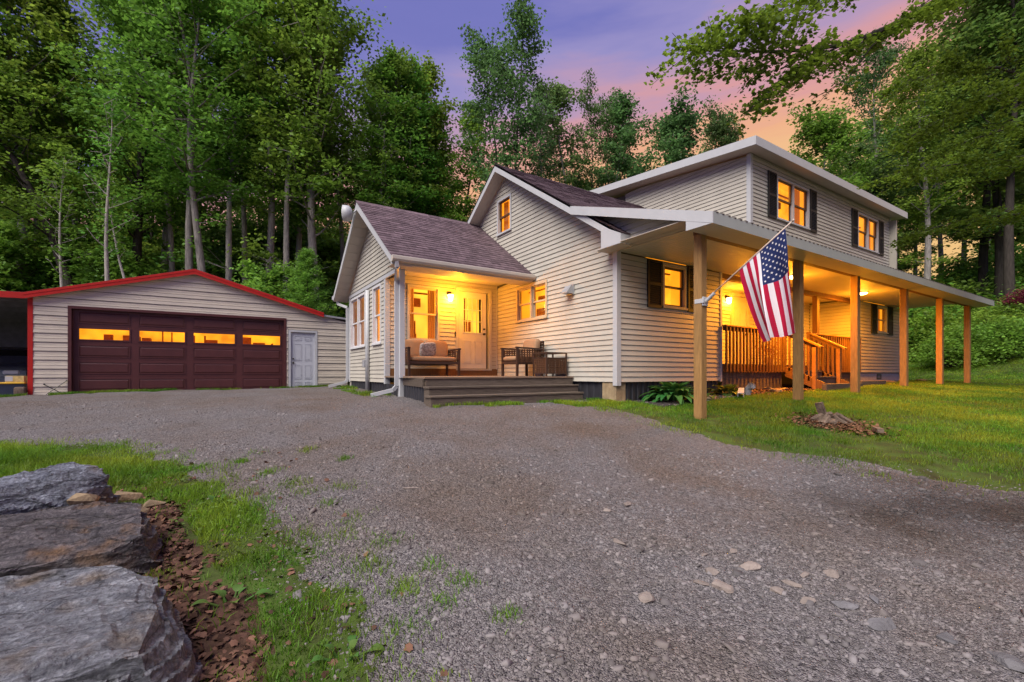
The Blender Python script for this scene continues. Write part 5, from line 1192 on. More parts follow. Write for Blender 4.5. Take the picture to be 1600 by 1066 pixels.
# mulch bed sheet along the wall
xs = np.linspace(.3, 10.3, 90); ys = np.linspace(-1.05, .02, 14); Xb, Yb = np.meshgrid(xs, ys, indexing='ij')
Zb = ground_z(Xb, Yb) + .012; keep = (Yb[:-1, :-1] > (-.72 + .22 * vnoise(Xb, Yb, 1.3, 9) - .15 * (Xb > 4.2))[:-1, :-1])
ib, jb = np.nonzero(keep); nb_ = len(ys); Fb = np.stack([ib*nb_+jb, (ib+1)*nb_+jb, (ib+1)*nb_+jb+1, ib*nb_+jb+1], 1)
o = link('garden_bed', npmesh('garden_bed', np.stack([Xb, Yb, Zb], -1).reshape(-1, 3), Fb, 'mulch', True)); o['kind'] = 'structure'
rr = random.Random(12)
for i, (x, y, a, b, h, lb) in enumerate([(3.25, -.62, .13, .09, .05, 'ochre bed rock behind the white splash pieces'), (3.6, -.45, .12, .08, .06, 'upper of the two stacked ochre rocks by the deck skirting'), (3.45, -.30, .10, .09, .06, 'pale rock on the pile beside the broadleaf plant'),
        (4.2, -.75, .24, .10, .06, 'long flat brown rock along the grass edge of the bed'), (4.75, -.28, .17, .09, .07, 'rounded tan rock in front of the deck skirting'), (5.2, -.42, .18, .09, .05, 'flat tan rock left of the second porch post'),
        (1.75, -.78, .10, .07, .06, 'dull brown rock at the edge of the bed near the hosta'), (11.2, -.28, .2, .1, .05, 'grey edging rock under the far shuttered window'), (12.1, -.3, .22, .1, .06, 'long grey edging rock below the foundation vent'), (13.1, -.32, .2, .12, .06, 'grey edging rock behind the fourth porch post'), (14.6, -.4, .3, .12, .05, 'dark edging rock past the far corner of the house')]):
    rock('bed_rock', lb, 'rock', x, y, (a, b), h, 'rock', 60 + i, 'rocks in the bed along the porch', .2)
def scatter_small(name, x0, x1, y0, y1, n, s, mt, seed, kind='chip'):
    rg = np.random.default_rng(seed); x = rg.uniform(x0, x1, n); y = rg.uniform(y0, y1, n); return x, y
# two white downspout pieces left in the bed
t = thing('downspout_piece', 'white cut downspout trough lying in the grass beside the bed', 'drain piece', (2.55, -.92, -.3))
def trough(t, a, b, w_, h_):
    a = Vector(a); b = Vector(b); d = (b - a).normalized(); s = d.cross(Vector((0, 0, 1))).normalized(); u = s.cross(d); mb = MB()
    for off, ww, hh in ((-w_/2, .008, h_), (w_/2, .008, h_)): mb.beam(a + s*off, b + s*off, ww, hh, u)
    mb.beam(a + u * (h_/2 - .004), b + u * (h_/2 - .004), w_ + .008, .010, u); build('trough', mb, 'trim', t)
g = ground_z(2.5, -.9); trough(t, (2.35, -1.02, g + .06), (2.75, -.80, g + .15), .10, .08)
t = thing('downspout_elbow', 'white downspout elbow with open mouth behind the trough', 'drain piece', (3.1, -.75, -.3))
g = ground_z(3.1, -.7); mb = MB(); mb.tube([(3.1, -.82, g + .20), (3.12, -.74, g + .14), (3.14, -.70, g + .02)], [.075, .07, .065], 12, False); build('elbow', mb, 'trim', t); mb = MB(); mb.tube([(3.098, -.825, g + .203), (3.102, -.815, g + .197)], [.083, .083], 12, False); build('rim', mb, 'trim', t)

# ================================================================== STUMP
sx_, sy_ = 1.35, -3.0; sg = ground_z(sx_, sy_)
t = thing('tree_stump', 'rotten grey tree stump breaking up in the lawn', 'stump', (sx_, sy_, sg)); rr = random.Random(4)
mb = MB()
for i in range(15):
    a = rr.uniform(0, 2*pi); r = rr.uniform(.05, .20); ca, sa = math.cos(a), math.sin(a); h = rr.uniform(.03, .15) * (1 - r); w_ = rr.uniform(.025, .065)
    mb.tube([(sx_ + ca*r*.6, sy_ + sa*r*.6, sg + h + .03), (sx_ + ca*r, sy_ + sa*r, sg + h * .8), (sx_ + ca*(r + .10), sy_ + sa*(r + .10), sg + .02), (sx_ + ca*(r + .20), sy_ + sa*(r + .20), sg - .03)], [w_*.5, w_, w_*.7, w_*.3], 6)
build('root', mb, 'deadwood', t)
me = hull_mesh([(rr.uniform(-.20, .20), rr.uniform(-.17, .17), rr.uniform(-.1, .10)) for _ in range(22)], 3, .03, 8, .012); me.materials.append(M['deadwood']); o = link('stump_core', me, t)
mb = MB(); mb.beam((sx_ + .06, sy_ + .12, sg + .10), (sx_ - .0, sy_ + .16, sg + .30), .10, .05, (1, 0, 0)); build('splinter', mb, 'deadwood', t)
mb = MB(); mb.beam((sx_ - .20, sy_ - .62, sg + .0), (sx_ - .42, sy_ - .75, sg + .0), .07, .05); build('splinter', mb, 'deadwood', t)
# ================================================================== TREES
def at(px, d):
    """ground point at depth d on the bearing px of the photograph (px from the middle, focal 711)"""
    k = (px - 800) / 711 * d; return CAMX + FX * d + FY * k, CAMY + FY * d - FX * k
def tube_np(mb, pts, r0, r1, n=6, p=1.0):
    m = len(pts); mb.tube(pts, [r0 + (r1 - r0) * (i / (m - 1)) ** p for i in range(m)], n, False)
def tree_geo(name, seed, h, cb, r, nl, per, ls, tr, lean=(0, 0), stems=1, flat=.42, el=(25, 60), leaf='leaf', bark='bark', csize=.85, low=0, spread=.5):
    rr = random.Random(seed); rg = np.random.default_rng(seed); mb = MB(); C = []
    for sidx in range(stems):
        ph = rr.uniform(0, 6.28); dx, dy = (math.cos(ph + sidx * 2.3) * spread * h * .12, math.sin(ph + sidx * 2.3) * spread * h * .12) if stems > 1 else (0, 0)
        npt = 11; T = []
        for i in range(npt):
            t = i / (npt - 1); wv = .018 * h * t
            T.append(Vector((lean[0] * h * t ** 1.3 + dx * t ** .8 + (sidx - (stems-1)/2) * tr * 1.9 + wv * math.sin(t * 7 + ph), lean[1] * h * t ** 1.3 + dy * t ** .8 + wv * math.cos(t * 6 + ph), -.25 + t * h * .96)))
        tube_np(mb, T, tr * (1.15 if stems == 1 else .8), tr * .10, 9)
        def tp(t):
            f = max(0, min(.9999, t)) * (npt - 1); i = int(f); return T[i].lerp(T[i + 1], f - i)
        for k in range(nl // stems):
            u = (k + rr.uniform(.1, .9)) / (nl // stems); t = cb + (1 - cb) * u; st = tp(t * .985)
            L = r * (math.sin(pi * (.16 + .76 * u)) ** .75) * rr.uniform(.65, 1.2); az = k * 2.399 + rr.uniform(-.5, .5); e = math.radians(rr.uniform(*el)) * (.7 + .5 * u)
            d = Vector((math.cos(az) * math.cos(e), math.sin(az) * math.cos(e), math.sin(e))); P = [st]
            for q in range(5):
                P.append(P[-1] + d * (L / 5)); d = (d + Vector((rr.uniform(-.2, .2), rr.uniform(-.2, .2), rr.uniform(-.06, .16)))).normalized()
            tube_np(mb, P, max(.012, tr * .34 * (1.1 - t)), .010, 5)
            for q in (2, 3, 4, 5):
                C.append(P[q] + Vector((rr.gauss(0, .16), rr.gauss(0, .16), rr.gauss(0, .1))))
                if rr.random() < .7:
                    s2 = d.cross(Vector((0, 0, 1))).normalized() * rr.choice((-1, 1)) * L * rr.uniform(.18, .38); tip = P[q] + s2 + Vector((0, 0, rr.uniform(-.1, .3))); mb.tube([P[q], tip], [.014, .006], 4, False); C.append(tip)
        C.append(tp(1.0)); C.append(tp(.96))
    for k in range(low):        # twiggy low sprays along the trunk
        t = rr.uniform(.18, cb); st = T[int(t * 10)]; az = rr.uniform(0, 6.28); tip = st + Vector((math.cos(az), math.sin(az), rr.uniform(0, .5))) * rr.uniform(.6, 1.6); mb.tube([st, tip], [.018, .006], 4, False); C.append(tip)
    tm = bpy.data.meshes.new(name + '_trunk'); tm.from_pydata(mb.v, [], mb.f); tm.materials.append(M[bark]); tm.polygons.foreach_set('use_smooth', [True] * len(tm.polygons))
    Cn = np.array([c[:] for c in C]); n = len(Cn); cnt = rg.poisson(per, n); idx = np.repeat(np.arange(n), cnt)
    sz = rg.uniform(.6, 1.25, n)[idx][:, None] * csize
    off = rg.normal(0, .43, (len(idx), 3)); off *= (np.minimum(1, 1.15 / np.maximum(1e-6, np.linalg.norm(off, axis=1))))[:, None]
    P = Cn[idx] + off * sz * np.array([1, 1, flat])
    V, F = leaf_quads(P, ls, rg, .75, .62, .25)
    return tm, npmesh(name + '_crown', V, F, leaf)
def add_tree(name, geo, x, y, label, group=None, s=1.0, rot=0, sz=None, leaf=None, cat='tree', bark=None):
    z = float(gz(x, y)); t = thing(name, label, cat, (x, y, z), group); t.scale = (s, s, sz or s); t.rotation_euler = (0, 0, rot)
    for nm, me in (('trunk', geo[0]), ('crown', geo[1])):
        if me is None: continue
        o = bpy.data.objects.new(nm, me); COL.objects.link(o); o.parent = t
        if nm == 'trunk' and bark: o.material_slots[0].link = 'OBJECT'; o.material_slots[0].material = M[bark]
        if nm == 'crown' and leaf: o.material_slots[0].link = 'OBJECT'; o.material_slots[0].material = M[leaf]
    return t
G = {}
G['broad'] = tree_geo('broad', 3, 19, .38, 3.9, 34, 52, .20, .24, low=5)
G['narrow'] = tree_geo('narrow', 8, 20, .42, 2.6, 30, 48, .20, .20, el=(35, 65), low=4)
G['sparse'] = tree_geo('sparse', 13, 18, .50, 2.0, 22, 42, .20, .15, el=(40, 68), csize=.7, low=5, lean=(.05, .02))
G['round'] = tree_geo('round', 21, 15, .30, 3.0, 32, 70, .21, .18, el=(20, 60), leaf='leaf')
G['multi'] = tree_geo('multi', 34, 19, .38, 3.1, 40, 58, .20, .20, stems=2, el=(30, 65), leaf='leafg', bark='darkbark', spread=.9)
G['fork'] = tree_geo('fork', 40, 19, .44, 3.6, 40, 50, .20, .26, stems=2, el=(15, 55), bark='bark', spread=.5, low=5)
G['fill'] = tree_geo('fill', 55, 17, .22, 3.4, 34, 66, .24, .19, bark='darkbark', leaf='leafd', el=(10, 50), low=4)
G['fill2'] = tree_geo('fill2', 58, 19, .30, 3.2, 34, 60, .24, .19, bark='bark', leaf='leaf', el=(10, 55), low=4)
G['sapling'] = tree_geo('sapling', 61, 6.5, .10, 2.1, 24, 62, .17, .07, bark='darkbark', leaf='leaf', el=(5, 45), csize=.7)
G['sapling2'] = tree_geo('sapling2', 67, 5.2, .06, 2.3, 24, 66, .17, .06, bark='darkbark', leaf='leafy', el=(0, 40), csize=.7)
G['bare'] = tree_geo('bare', 71, 13, .45, 1.5, 16, 7, .16, .11, bark='palebark', el=(35, 65), csize=.5, low=3)
G['leaner'] = tree_geo('leaner', 77, 20, .35, 4.2, 34, 62, .21, .25, lean=(-.42, .05), bark='darkbark', el=(10, 50))
G['thinlean'] = tree_geo('thinlean', 79, 11, .6, 1.1, 10, 10, .16, .09, lean=(-.26, .0), bark='palebark', el=(35, 65), csize=.5)
ROT0 = math.atan2(-FX, FY)        # a tree whose lean is along its own x leans across the view when turned by this
def T(name, geo, px, d, label, group=None, h=None, rot=None, **k):
    x, y = at(px, d); base = {'broad': 19, 'narrow': 20, 'sparse': 18, 'round': 15, 'multi': 19, 'fork': 19, 'fill': 17, 'fill2': 19, 'sapling': 6.5, 'sapling2': 5.2, 'bare': 13, 'leaner': 20, 'thinlean': 11}[geo]
    s = (h / base) if h else 1.0; w_ = k.pop('w', None)
    return add_tree(name, G[geo], x, y, label, group, (w_ or s), R_.uniform(0, 6.28) if rot is None else rot, sz=s, **k)
# trees one can name
T('forked_tree', 'fork', 320, 21, 'tall tree with twin grey trunks rising right behind the garage peak', h=20, rot=ROT0)
T('edge_tree', 'broad', 30, 22.5, 'tall broad tree at the left edge above the carport', h=22, leaf='leafy')
T('edge_tree', 'narrow', -40, 21, 'tall tree cut by the left edge of the view above the carport', h=22)
T('edge_tree', 'broad', 262, 27, 'tall crown rising between the leaning dark trunk and the twin grey trunks', h=25)
for q_, (px_, d_, h_, b_, lb_) in enumerate(((52, 23, 20, 'bark', 'slim grey trunk near the left edge above the carport'), (125, 25, 21, 'palebark', 'slim pale trunk just left of the leaning dark trunk'), (272, 24, 20, 'bark', 'slim grey trunk left of the twin grey trunks'),
    (352, 23, 21, 'palebark', 'slim pale trunk right of the twin grey trunks'), (388, 25.5, 22, 'bark', 'slim grey trunk over the right slope of the garage roof'), (442, 22.5, 21, 'bark', 'slim grey trunk above the garage side door'),
    (540, 27, 21, 'bark', 'slim grey trunk rising beside the yard light'), (592, 25, 19.2, 'palebark', 'slim pale trunk left of the pale trunk over the bump-out ridge'), (631, 26, 19.5, 'palebark', 'pale trunk between the two pale trunks over the bump-out ridge'),
    (672, 28, 19, 'darkbark', 'dark thin trunk left of the gable rake'), (712, 29, 18, 'darkbark', 'dark thin trunk next to the gable peak'))):
    T('slim_tree', 'sparse', px_, d_, lb_, 'slim trunks behind the garage and bump-out', h=h_, bark=b_)
T('pale_tree', 'bare', 170, 18.5, 'thin pale nearly bare tree standing straight behind the left slope of the garage roof', h=12.5)
T('pale_tree', 'bare', 98, 19.5, 'thin pale bare trunk nearest the left edge behind the garage', h=10.5)
T('pale_tree', 'thinlean', 238, 19, 'thin pale trunk leaning left between the bare tree and the twin grey trunks', h=9.5, rot=ROT0)
T('leaning_tree', 'leaner', 146, 20.5, 'big dark trunk leaning far left over the carport', h=18, rot=ROT0)
T('dark_tree', 'broad', 214, 23, 'dark trunked broad tree behind the leaning pale trunk', h=20, bark='darkbark')
T('grey_tree', 'broad', 492, 24, 'tall tree with a straight grey trunk left of the yard light', h=21.5)
T('grey_tree', 'narrow', 466, 26, 'slim tall tree just left of the straight grey trunk', h=21)
T('tall_tree', 'narrow', 418, 23.5, 'tall tree with pale green crown between the garage peak and the side door', h=22, leaf='leafy')
T('pale_stem_tree', 'narrow', 612, 26, 'slim tree with pale trunk above the ridge of the front bump-out', h=19.8, w=.85)
T('pale_stem_tree', 'sparse', 650, 27.5, 'curved pale trunk with small top crown right of the slim pale tree', h=20.5)
T('dark_stem_tree', 'narrow', 575, 31, 'dark tree farther back left of the slim pale trunk', h=22, leaf='leafd', w=.8)
T('mid_tree', 'narrow', 690, 30, 'green tree filling the gap left of the main gable peak', h=18.5, w=.85)
T('big_tree', 'multi', 806, 25, 'largest tree behind the house, grey green crown over the gable peak', h=19.6, w=.84)
T('big_tree', 'narrow', 848, 26.5, 'slimmer tree at the right shoulder of the big grey green tree', h=18.2, leaf='leafg', w=.5)
T('ridge_tree', 'sparse', 903, 28, 'slender open tree with thin dark stems against the pink sky, left of two', h=19, leaf='leafg')
T('ridge_tree', 'sparse', 948, 28.5, 'slender leaning tree against the pink sky, right of two', h=18.6, leaf='leafg', rot=ROT0)
T('ridge_tree', 'round', 1052, 27.5, 'rounded tree above the middle of the upper roof edge', h=17, leaf='leafg', w=.95)
T('ridge_tree', 'sparse', 992, 31, 'thin open tree between the leaning tree and the rounded tree', h=18.5, leaf='leafg', w=.8)
T('low_tree', 'round', 908, 31, 'low round treetop just above the brown roof ridge', h=14.2, leaf='leafy', w=.7)
T('low_tree', 'round', 1122, 31, 'small treetop peeping over the upper roof left of its corner', h=18.4, leaf='leafg', w=.75)
T('ridge_tree', 'multi', 925, 30, 'open grey green tree between the largest tree and the slender pair', h=19.2, w=.58)
T('round_tree', 'round', 1282, 27, 'round bright green tree rising behind the right half of the upper roof', h=15.6, leaf='leafy', w=.95)
T('right_tree', 'broad', 1372, 31, 'tall tree with open greyish crown beyond the far end of the roof', h=20.5, leaf='leafg', w=.8)
T('right_tree', 'narrow', 1446, 25, 'tree with stout pale trunk just past the end of the upper storey', h=17.5, w=.9)
T('dark_trunk_tree', 'narrow', 1536, 27, 'dark straight trunk, left of three past the porch roof end', h=22, leaf='leafd', bark='darkbark')
T('dark_trunk_tree', 'fill', 1561, 25.5, 'dark straight trunk, middle of three past the porch roof end', h=21)
T('dark_trunk_tree', 'narrow', 1579, 23.5, 'thickest dark trunk, right of three past the porch roof end', h=21, leaf='leafd', w=1.1, bark='darkbark')
x, y = at(480, 19.5)
# bright young pine by the garage side door
rg = np.random.default_rng(91); mb = MB(); mb.tube([(0, 0, -.2), (.03, 0, 2.6), (0, .02, 5.7)], [.07, .045, .008], 6, False); Cp = []
for k in range(64):
    u = k / 64; z = .5 + 5.0 * u; L = 1.45 * (1 - u) ** .8 + .12; az = k * 2.399; tip = Vector((math.cos(az) * L, math.sin(az) * L, z + .25 * L)); mb.tube([(0, 0, z), tip], [.014, .004], 4, False)
    for q in np.linspace(.25, 1, 9): Cp.append(np.array([math.cos(az) * L * q, math.sin(az) * L * q, z + .25 * L * q]))
Cp = np.repeat(np.array(Cp), 26, 0); Cp += rg.normal(0, .085, Cp.shape); V, F = leaf_quads(Cp, .15, rg, .9, .16, -.2)
tm = bpy.data.meshes.new('pine_trunk'); tm.from_pydata(mb.v, [], mb.f); tm.materials.append(M['darkbark'])
add_tree('young_pine', (tm, npmesh('pine_crown', V, F, 'pine')), x, y, 'bright green young pine between the garage and the house', s=1.05)
# the wood behind, in rows
rr = random.Random(77)
ORD = ['first', 'second', 'third', 'fourth', 'fifth', 'sixth', 'seventh', 'eighth', 'ninth', 'tenth', 'eleventh', 'twelfth', 'thirteenth', 'fourteenth', 'fifteenth', 'sixteenth', 'seventeenth', 'eighteenth', 'nineteenth', 'twentieth', 'twenty-first', 'twenty-second', 'twenty-third', 'twenty-fourth']
for i in range(20):
    px = -170 + i * 45 + rr.uniform(-14, 14); d = rr.uniform(25.5, 42)
    if 545 < px < 735: d = rr.uniform(36, 46)
    lbl = 'forest tree behind the garage and house, %s from the left, rear row' % ORD[i]
    T('forest_tree', rr.choice(('fill', 'fill', 'fill2', 'broad')), px, d, lbl, 'forest trees behind the garage', h=(rr.uniform(17, 23) if px < 560 else rr.uniform(13.5, 16.5)) * d / 32, w=rr.uniform(.8, 1.1), leaf=rr.choice((None, 'leaf', 'leafy', 'leaf')))
for i in range(15):
    px = 215 + i * 24 + rr.uniform(-8, 8); T('thicket', rr.choice(('sapling', 'sapling2')), px, rr.uniform(31, 37), 'dense green thicket deep in the wood behind the trunks, %s from left' % ORD[i], 'thickets deep in the wood', h=rr.uniform(8.5, 11), w=1.6, leaf=rr.choice(('leafd', 'leaf')), cat='shrub')
for i in range(13):
    px = 1330 + i * 35 + rr.uniform(-12, 12); d = rr.uniform(27, 40)
    lbl = 'leafy tree on the right bank, %s from the left in that stand' % ORD[i]
    T('bank_tree', rr.choice(('fill', 'fill2', 'round', 'fill2')), px, d, lbl, 'forest trees on the right bank', h=(rr.uniform(12, 16) + max(0, px - 1380) * .022) * d / 32, w=rr.uniform(.75, 1.0), leaf=rr.choice((None, 'leafd', 'leaf', 'leafg')))
for i in range(22):
    px = -120 + i * 31 + rr.uniform(-12, 12); d = rr.uniform(20.5, 27)
    if 270 < px < 360: d = 27.5
    lbl = 'low young tree at the wood edge behind the garage, %s from left' % ORD[i]
    T('sapling', rr.choice(('sapling', 'sapling2')), px, d, lbl, 'young trees at the wood edge', h=rr.uniform(5.0, 7.6) * (1.1 if px < 200 else .72 if px < 540 else .55), leaf=rr.choice((None, 'leafd', 'leaf', 'leafy')))
for i in range(12):
    px = 700 + i * 58 + rr.uniform(-20, 20); d = rr.uniform(26, 32)
    lbl = 'low leafy shrub behind the house roofs, %s from the left' % ORD[i]
    T('understory_shrub', rr.choice(('sapling', 'sapling2')), px, d, lbl, 'undergrowth behind the house', h=rr.uniform(6, 8.5), leaf=rr.choice((None, 'leafy', 'leafd')))
# ------------------------------------------------------------------ shrubs on the right bank
def shrub_geo(seed, h, r, n, per, ls, leaf):
    rg = np.random.default_rng(seed); rr = random.Random(seed); mb = MB(); C = []
    for k in range(n):
        az = k * 2.399; e = math.acos(1 - rr.random() * .95); L = rr.uniform(.75, 1.05); tip = Vector((math.cos(az) * math.sin(e) * r * L, math.sin(az) * math.sin(e) * r * L, .1 + math.cos(e) * h * L)); mid = Vector((tip.x * .45, tip.y * .45, tip.z * .6))
        mb.tube([(0, 0, -.1), mid, tip], [.022, .014, .005], 4, False); C += [tip, mid.lerp(tip, .65), mid.lerp(tip, .35)]
    Cn = np.repeat(np.array([c[:] for c in C]), per, 0); Cn += rg.normal(0, 1, Cn.shape) * np.array([.26, .26, .15]); V, F = leaf_quads(Cn, ls, rg, .8, .55, .2)
    tm = bpy.data.meshes.new('shrub_stems'); tm.from_pydata(mb.v, [], mb.f); tm.materials.append(M['darkbark']); return tm, npmesh('shrub_crown', V, F, leaf)
SG = [shrub_geo(5, 1.8, 1.5, 44, 30, .15, 'shrub'), shrub_geo(6, 1.4, 1.7, 44, 30, .14, 'shrub'), shrub_geo(7, 2.2, 1.3, 40, 32, .15, 'shrub')]
rr = random.Random(15)
for row, (d0, lo, hi, stp, sc) in enumerate(((20.5, 1488, 1800, 46, .95), (23, 1462, 1800, 44, 1.3), (26, 1425, 1800, 46, 1.5), (29.5, 1400, 1760, 50, 1.7))):
    px = lo; ns = 0
    while px < hi:
        x, y = at(px, d0 + rr.uniform(-.6, .6))
        add_tree('bank_shrub', SG[rr.randrange(3)], x, y, 'bright shrub on the right bank, %s from left in %s row from front' % (ORD[ns], ORD[row]), 'shrubs on the right bank', s=sc * rr.uniform(.8, 1.15), rot=rr.uniform(0, 6), leaf=rr.choice((None, None, 'leafy', 'leaf')), cat='shrub'); px += stp * rr.uniform(.8, 1.2); ns += 1
x, y = at(1606, 22.5); add_tree('red_shrub', SG[1], x, y, 'dark red leaved shrub at the right edge below the trunks', s=.55, leaf='redleaf', cat='shrub').location.z += 1.6
# ------------------------------------------------------------------ maple that hangs into the picture from the right
OUT = np.array([(0, -.46), (.20, -.34), (.44, -.30), (.38, -.08), (.50, .12), (.27, .22), (0, .55), (-.27, .22), (-.50, .12), (-.38, -.08), (-.44, -.30), (-.20, -.34)])
def maple_leaves(C, size, rg):
    n = len(C); az = rg.uniform(0, 2*pi, n); d = unit(np.stack([np.cos(az), np.sin(az), rg.normal(-.35, .3, n)], 1)); up = unit(np.stack([rg.normal(0, .5, n), rg.normal(0, .5, n), np.ones(n)], 1)); s = unit(np.cross(d, up)); nn = np.cross(s, d)
    l = (size * rg.uniform(.45, 1.25, n))[:, None, None]
    V = C[:, None, :] + l * (OUT[None, :, :1] * s[:, None, :] + OUT[None, :, 1:] * d[:, None, :] - .25 * (np.abs(OUT[None, :, :1]) ** 1.5) * nn[:, None, :])
    V = np.concatenate([C[:, None, :] + l * (.02 * nn[:, None, :]), V], 1).reshape(-1, 3); k = len(OUT)
    F = np.array([(0, 1 + i, 1 + (i + 1) % k) for i in range(k)]); F = (np.arange(n)[:, None, None] * (k + 1) + F[None]).reshape(-1, 3); return V, F
mt_ = thing('maple_tree', 'maple reaching lobed leafy branches into the picture from the right edge', 'tree', (10.2, -4.8, float(gz(10.2, -4.8))))
rr = random.Random(31); rg = np.random.default_rng(31); mb = MB(); LC = []
tz = float(gz(10.2, -4.8)); mb.tube([(10.2, -4.8, tz - .3), (10.1, -4.8, tz + 2), (9.9, -4.75, tz + 5), (9.6, -4.9, tz + 8), (9.4, -5.2, tz + 12)], [.27, .24, .21, .17, .08], 10, False)
def spray(pts, r0, r1, ntw, tl, lpt, u0=.0, leafr=.075, hang=.18):
    P = [Vector(p) for p in pts]; n = len(P); Q = []
    for i in range((n - 1) * 4 + 1):
        f = i / 4; k = min(int(f), n - 2); t = f - k; a, b, c, d = P[max(k-1, 0)], P[k], P[k+1], P[min(k+2, n-1)]
        Q.append(.5 * ((2*b) + (c - a)*t + (2*a - 5*b + 4*c - d)*t*t + (-a + 3*b - 3*c + d)*t**3))
    tube_np(mb, Q, r0, r1, 6); m = len(Q)
    ntw = int(ntw * 1.5)
    for k in range(ntw):
        u = u0 + (1 - u0) * (k + rr.random()) / ntw; i = min(int(u * (m - 1)), m - 2); p = Q[i].lerp(Q[i + 1], u * (m - 1) - i); dr = (Q[i + 1] - Q[i]).normalized(); sd = dr.cross(Vector((0, 0, 1))).normalized() * rr.choice((-1, 1)); L = tl * rr.uniform(.45, 1.15) * (1 - .35 * u)
        v = (dr * rr.uniform(.3, 1.0) + sd * rr.uniform(.5, 1.0) + Vector((0, 0, rr.uniform(-hang * 2, hang * 1.4)))).normalized(); a = p + v * L * .5; b = a + (v + Vector((0, 0, -hang))).normalized() * L * .5
        mb.tube([p, a, b], [max(.004, r1 * .6), .005, .0025], 4, False)
        nl = int(lpt * 2.6 * L / tl * rr.uniform(.4, 1.4)) + 4
        for q in range(nl):
            w_ = rr.random() ** .6; c = (p.lerp(a, w_ * 2) if w_ < .5 else a.lerp(b, w_ * 2 - 1)); LC.append(c + Vector((rr.gauss(0, leafr), rr.gauss(0, leafr), rr.gauss(-.05, leafr * .45))))
spray([(9.9, -4.75, 4.6), (8.0, -4.7, 7.6), (6.31, -4.46, 8.39), (4.91, -3.92, 7.2), (3.94, -3.53, 6.48), (3.1, -3.23, 5.93), (2.05, -2.92, 5.38), (1.05, -2.51, 5.12), (.23, -2.11, 5.05), (-.43, -1.8, 4.98)], .085, .006, 72, 1.0, 24, .30)
spray([(3.1, -3.23, 5.93), (2.7, -3.09, 5.55), (2.45, -2.96, 5.2), (2.14, -2.86, 4.85), (1.77, -2.62, 4.6)], .016, .003, 7, .35, 5, .5, .10)
spray([(2.0, -2.9, 5.35), (1.59, -2.74, 5.1), (1.15, -2.58, 4.75), (.72, -2.42, 4.45), (.44, -2.36, 4.15)], .016, .004, 22, .50, 14, .1, .12)
spray([(1.3, -2.65, 5.2), (.7, -2.5, 5.35), (.1, -2.3, 5.3), (-.3, -2.1, 5.1)], .014, .004, 18, .5, 14, .1, .12)
spray([(9.6, -4.9, 7.5), (7.2, -4.9, 9.2), (5.39, -4.58, 9.18), (3.85, -3.83, 7.9), (2.56, -3.24, 6.75), (1.57, -2.84, 6.1), (.9, -2.5, 5.85)], .06, .006, 50, 1.1, 22, .35)
spray([(10, -4.8, 3.6), (8.18, -4.7, 6.28), (7.11, -4.02, 5.9), (6.26, -3.47, 5.5), (5.6, -2.93, 5.1)], .05, .006, 40, 1.2, 26, .30)
spray([(10, -4.8, 3.4), (9.6, -4.3, 4.9), (8.7, -3.6, 5.0), (7.6, -2.9, 4.85), (6.6, -2.2, 4.7)], .045, .006, 40, 1.2, 26, .25)
spray([(10, -4.8, 2.6), (10.2, -4.2, 3.8), (9.8, -3.3, 4.0), (9.1, -2.5, 3.9), (8.6, -1.9, 3.75)], .04, .006, 34, 1.1, 24, .25)
spray([(9.8, -4.7, 5.0), (9.0, -3.6, 7.0), (8.2, -2.8, 7.2), (7.2, -2.2, 7.0)], .05, .006, 44, 1.4, 26, .2)
spray([(9.7, -4.8, 6.5), (8.6, -4.3, 8.6), (7.6, -3.8, 9.0), (6.6, -3.2, 8.8)], .05, .006, 44, 1.4, 26, .2)
spray([(10, -4.8, 4.6), (10.6, -3.9, 6.2), (10.6, -2.9, 6.4), (10.2, -2.0, 6.2)], .05, .006, 40, 1.4, 26, .2)
tm = bpy.data.meshes.new('maple_branches'); tm.from_pydata([tuple(Vector(v) - mt_.location) for v in mb.v], [], mb.f); tm.materials.append(M['darkbark']); o = link('trunk', tm, mt_)
V, F = maple_leaves(np.array([c[:] for c in LC]) - np.array(mt_.location[:]), .072, rg); link('crown', npmesh('maple_crown', V, F, 'maple'), mt_)

# ================================================================== GRASS, GRAVEL, LEAF LITTER
rg = np.random.default_rng(2024)
def depth_of(x, y): return (x - CAMX) * FX + (y - CAMY) * FY
def inview(x, y, m=.40):
    d = depth_of(x, y); lat = (x - CAMX) * FY - (y - CAMY) * FX; return (d > 1.2) & (np.abs(lat) < (1.125 + m) * d + .3)
def blades(x, y, h, w, rg, lean=.5):
    n = len(x); z = ground_z(x, y) - .006; az = rg.uniform(0, 2*pi, n); s = np.stack([np.cos(az), np.sin(az), np.zeros(n)], 1) * (w / 2)[:, None]; b = np.stack([x, y, z], 1)
    la = rg.uniform(0, 2*pi, n); lv = np.stack([np.cos(la), np.sin(la), np.zeros(n)], 1) * (h * rg.uniform(.1, lean, n))[:, None]; up = np.zeros((n, 3)); up[:, 2] = h
    V = np.stack([b - s, b + s, b + s*.75 + lv*.35 + up*.6, b - s*.75 + lv*.35 + up*.6, b + lv + up * .97], 1).reshape(-1, 3)
    F = (np.arange(n)[:, None, None] * 5 + np.array([(0, 1, 2), (0, 2, 3), (3, 2, 4)])[None]).reshape(-1, 3); return V, F
def sample(n, x0, x1, y0, y1): return rg.uniform(x0, x1, n), rg.uniform(y0, y1, n)
HOUSE = lambda x, y: ((x > .0) & (y > -.02) & (x < 14) & (y < 8)) | ((x > -3.05) & (x < .1) & (y > 1.2) & (y < 8))
BED = lambda x, y: (x > .3) & (x < 10.3) & (y > -.85) & (y < .1)
VV, FF = [], []; off = 0
def put(V, F):
    global off
    VV.append(V); FF.append(F + off); off += len(V)
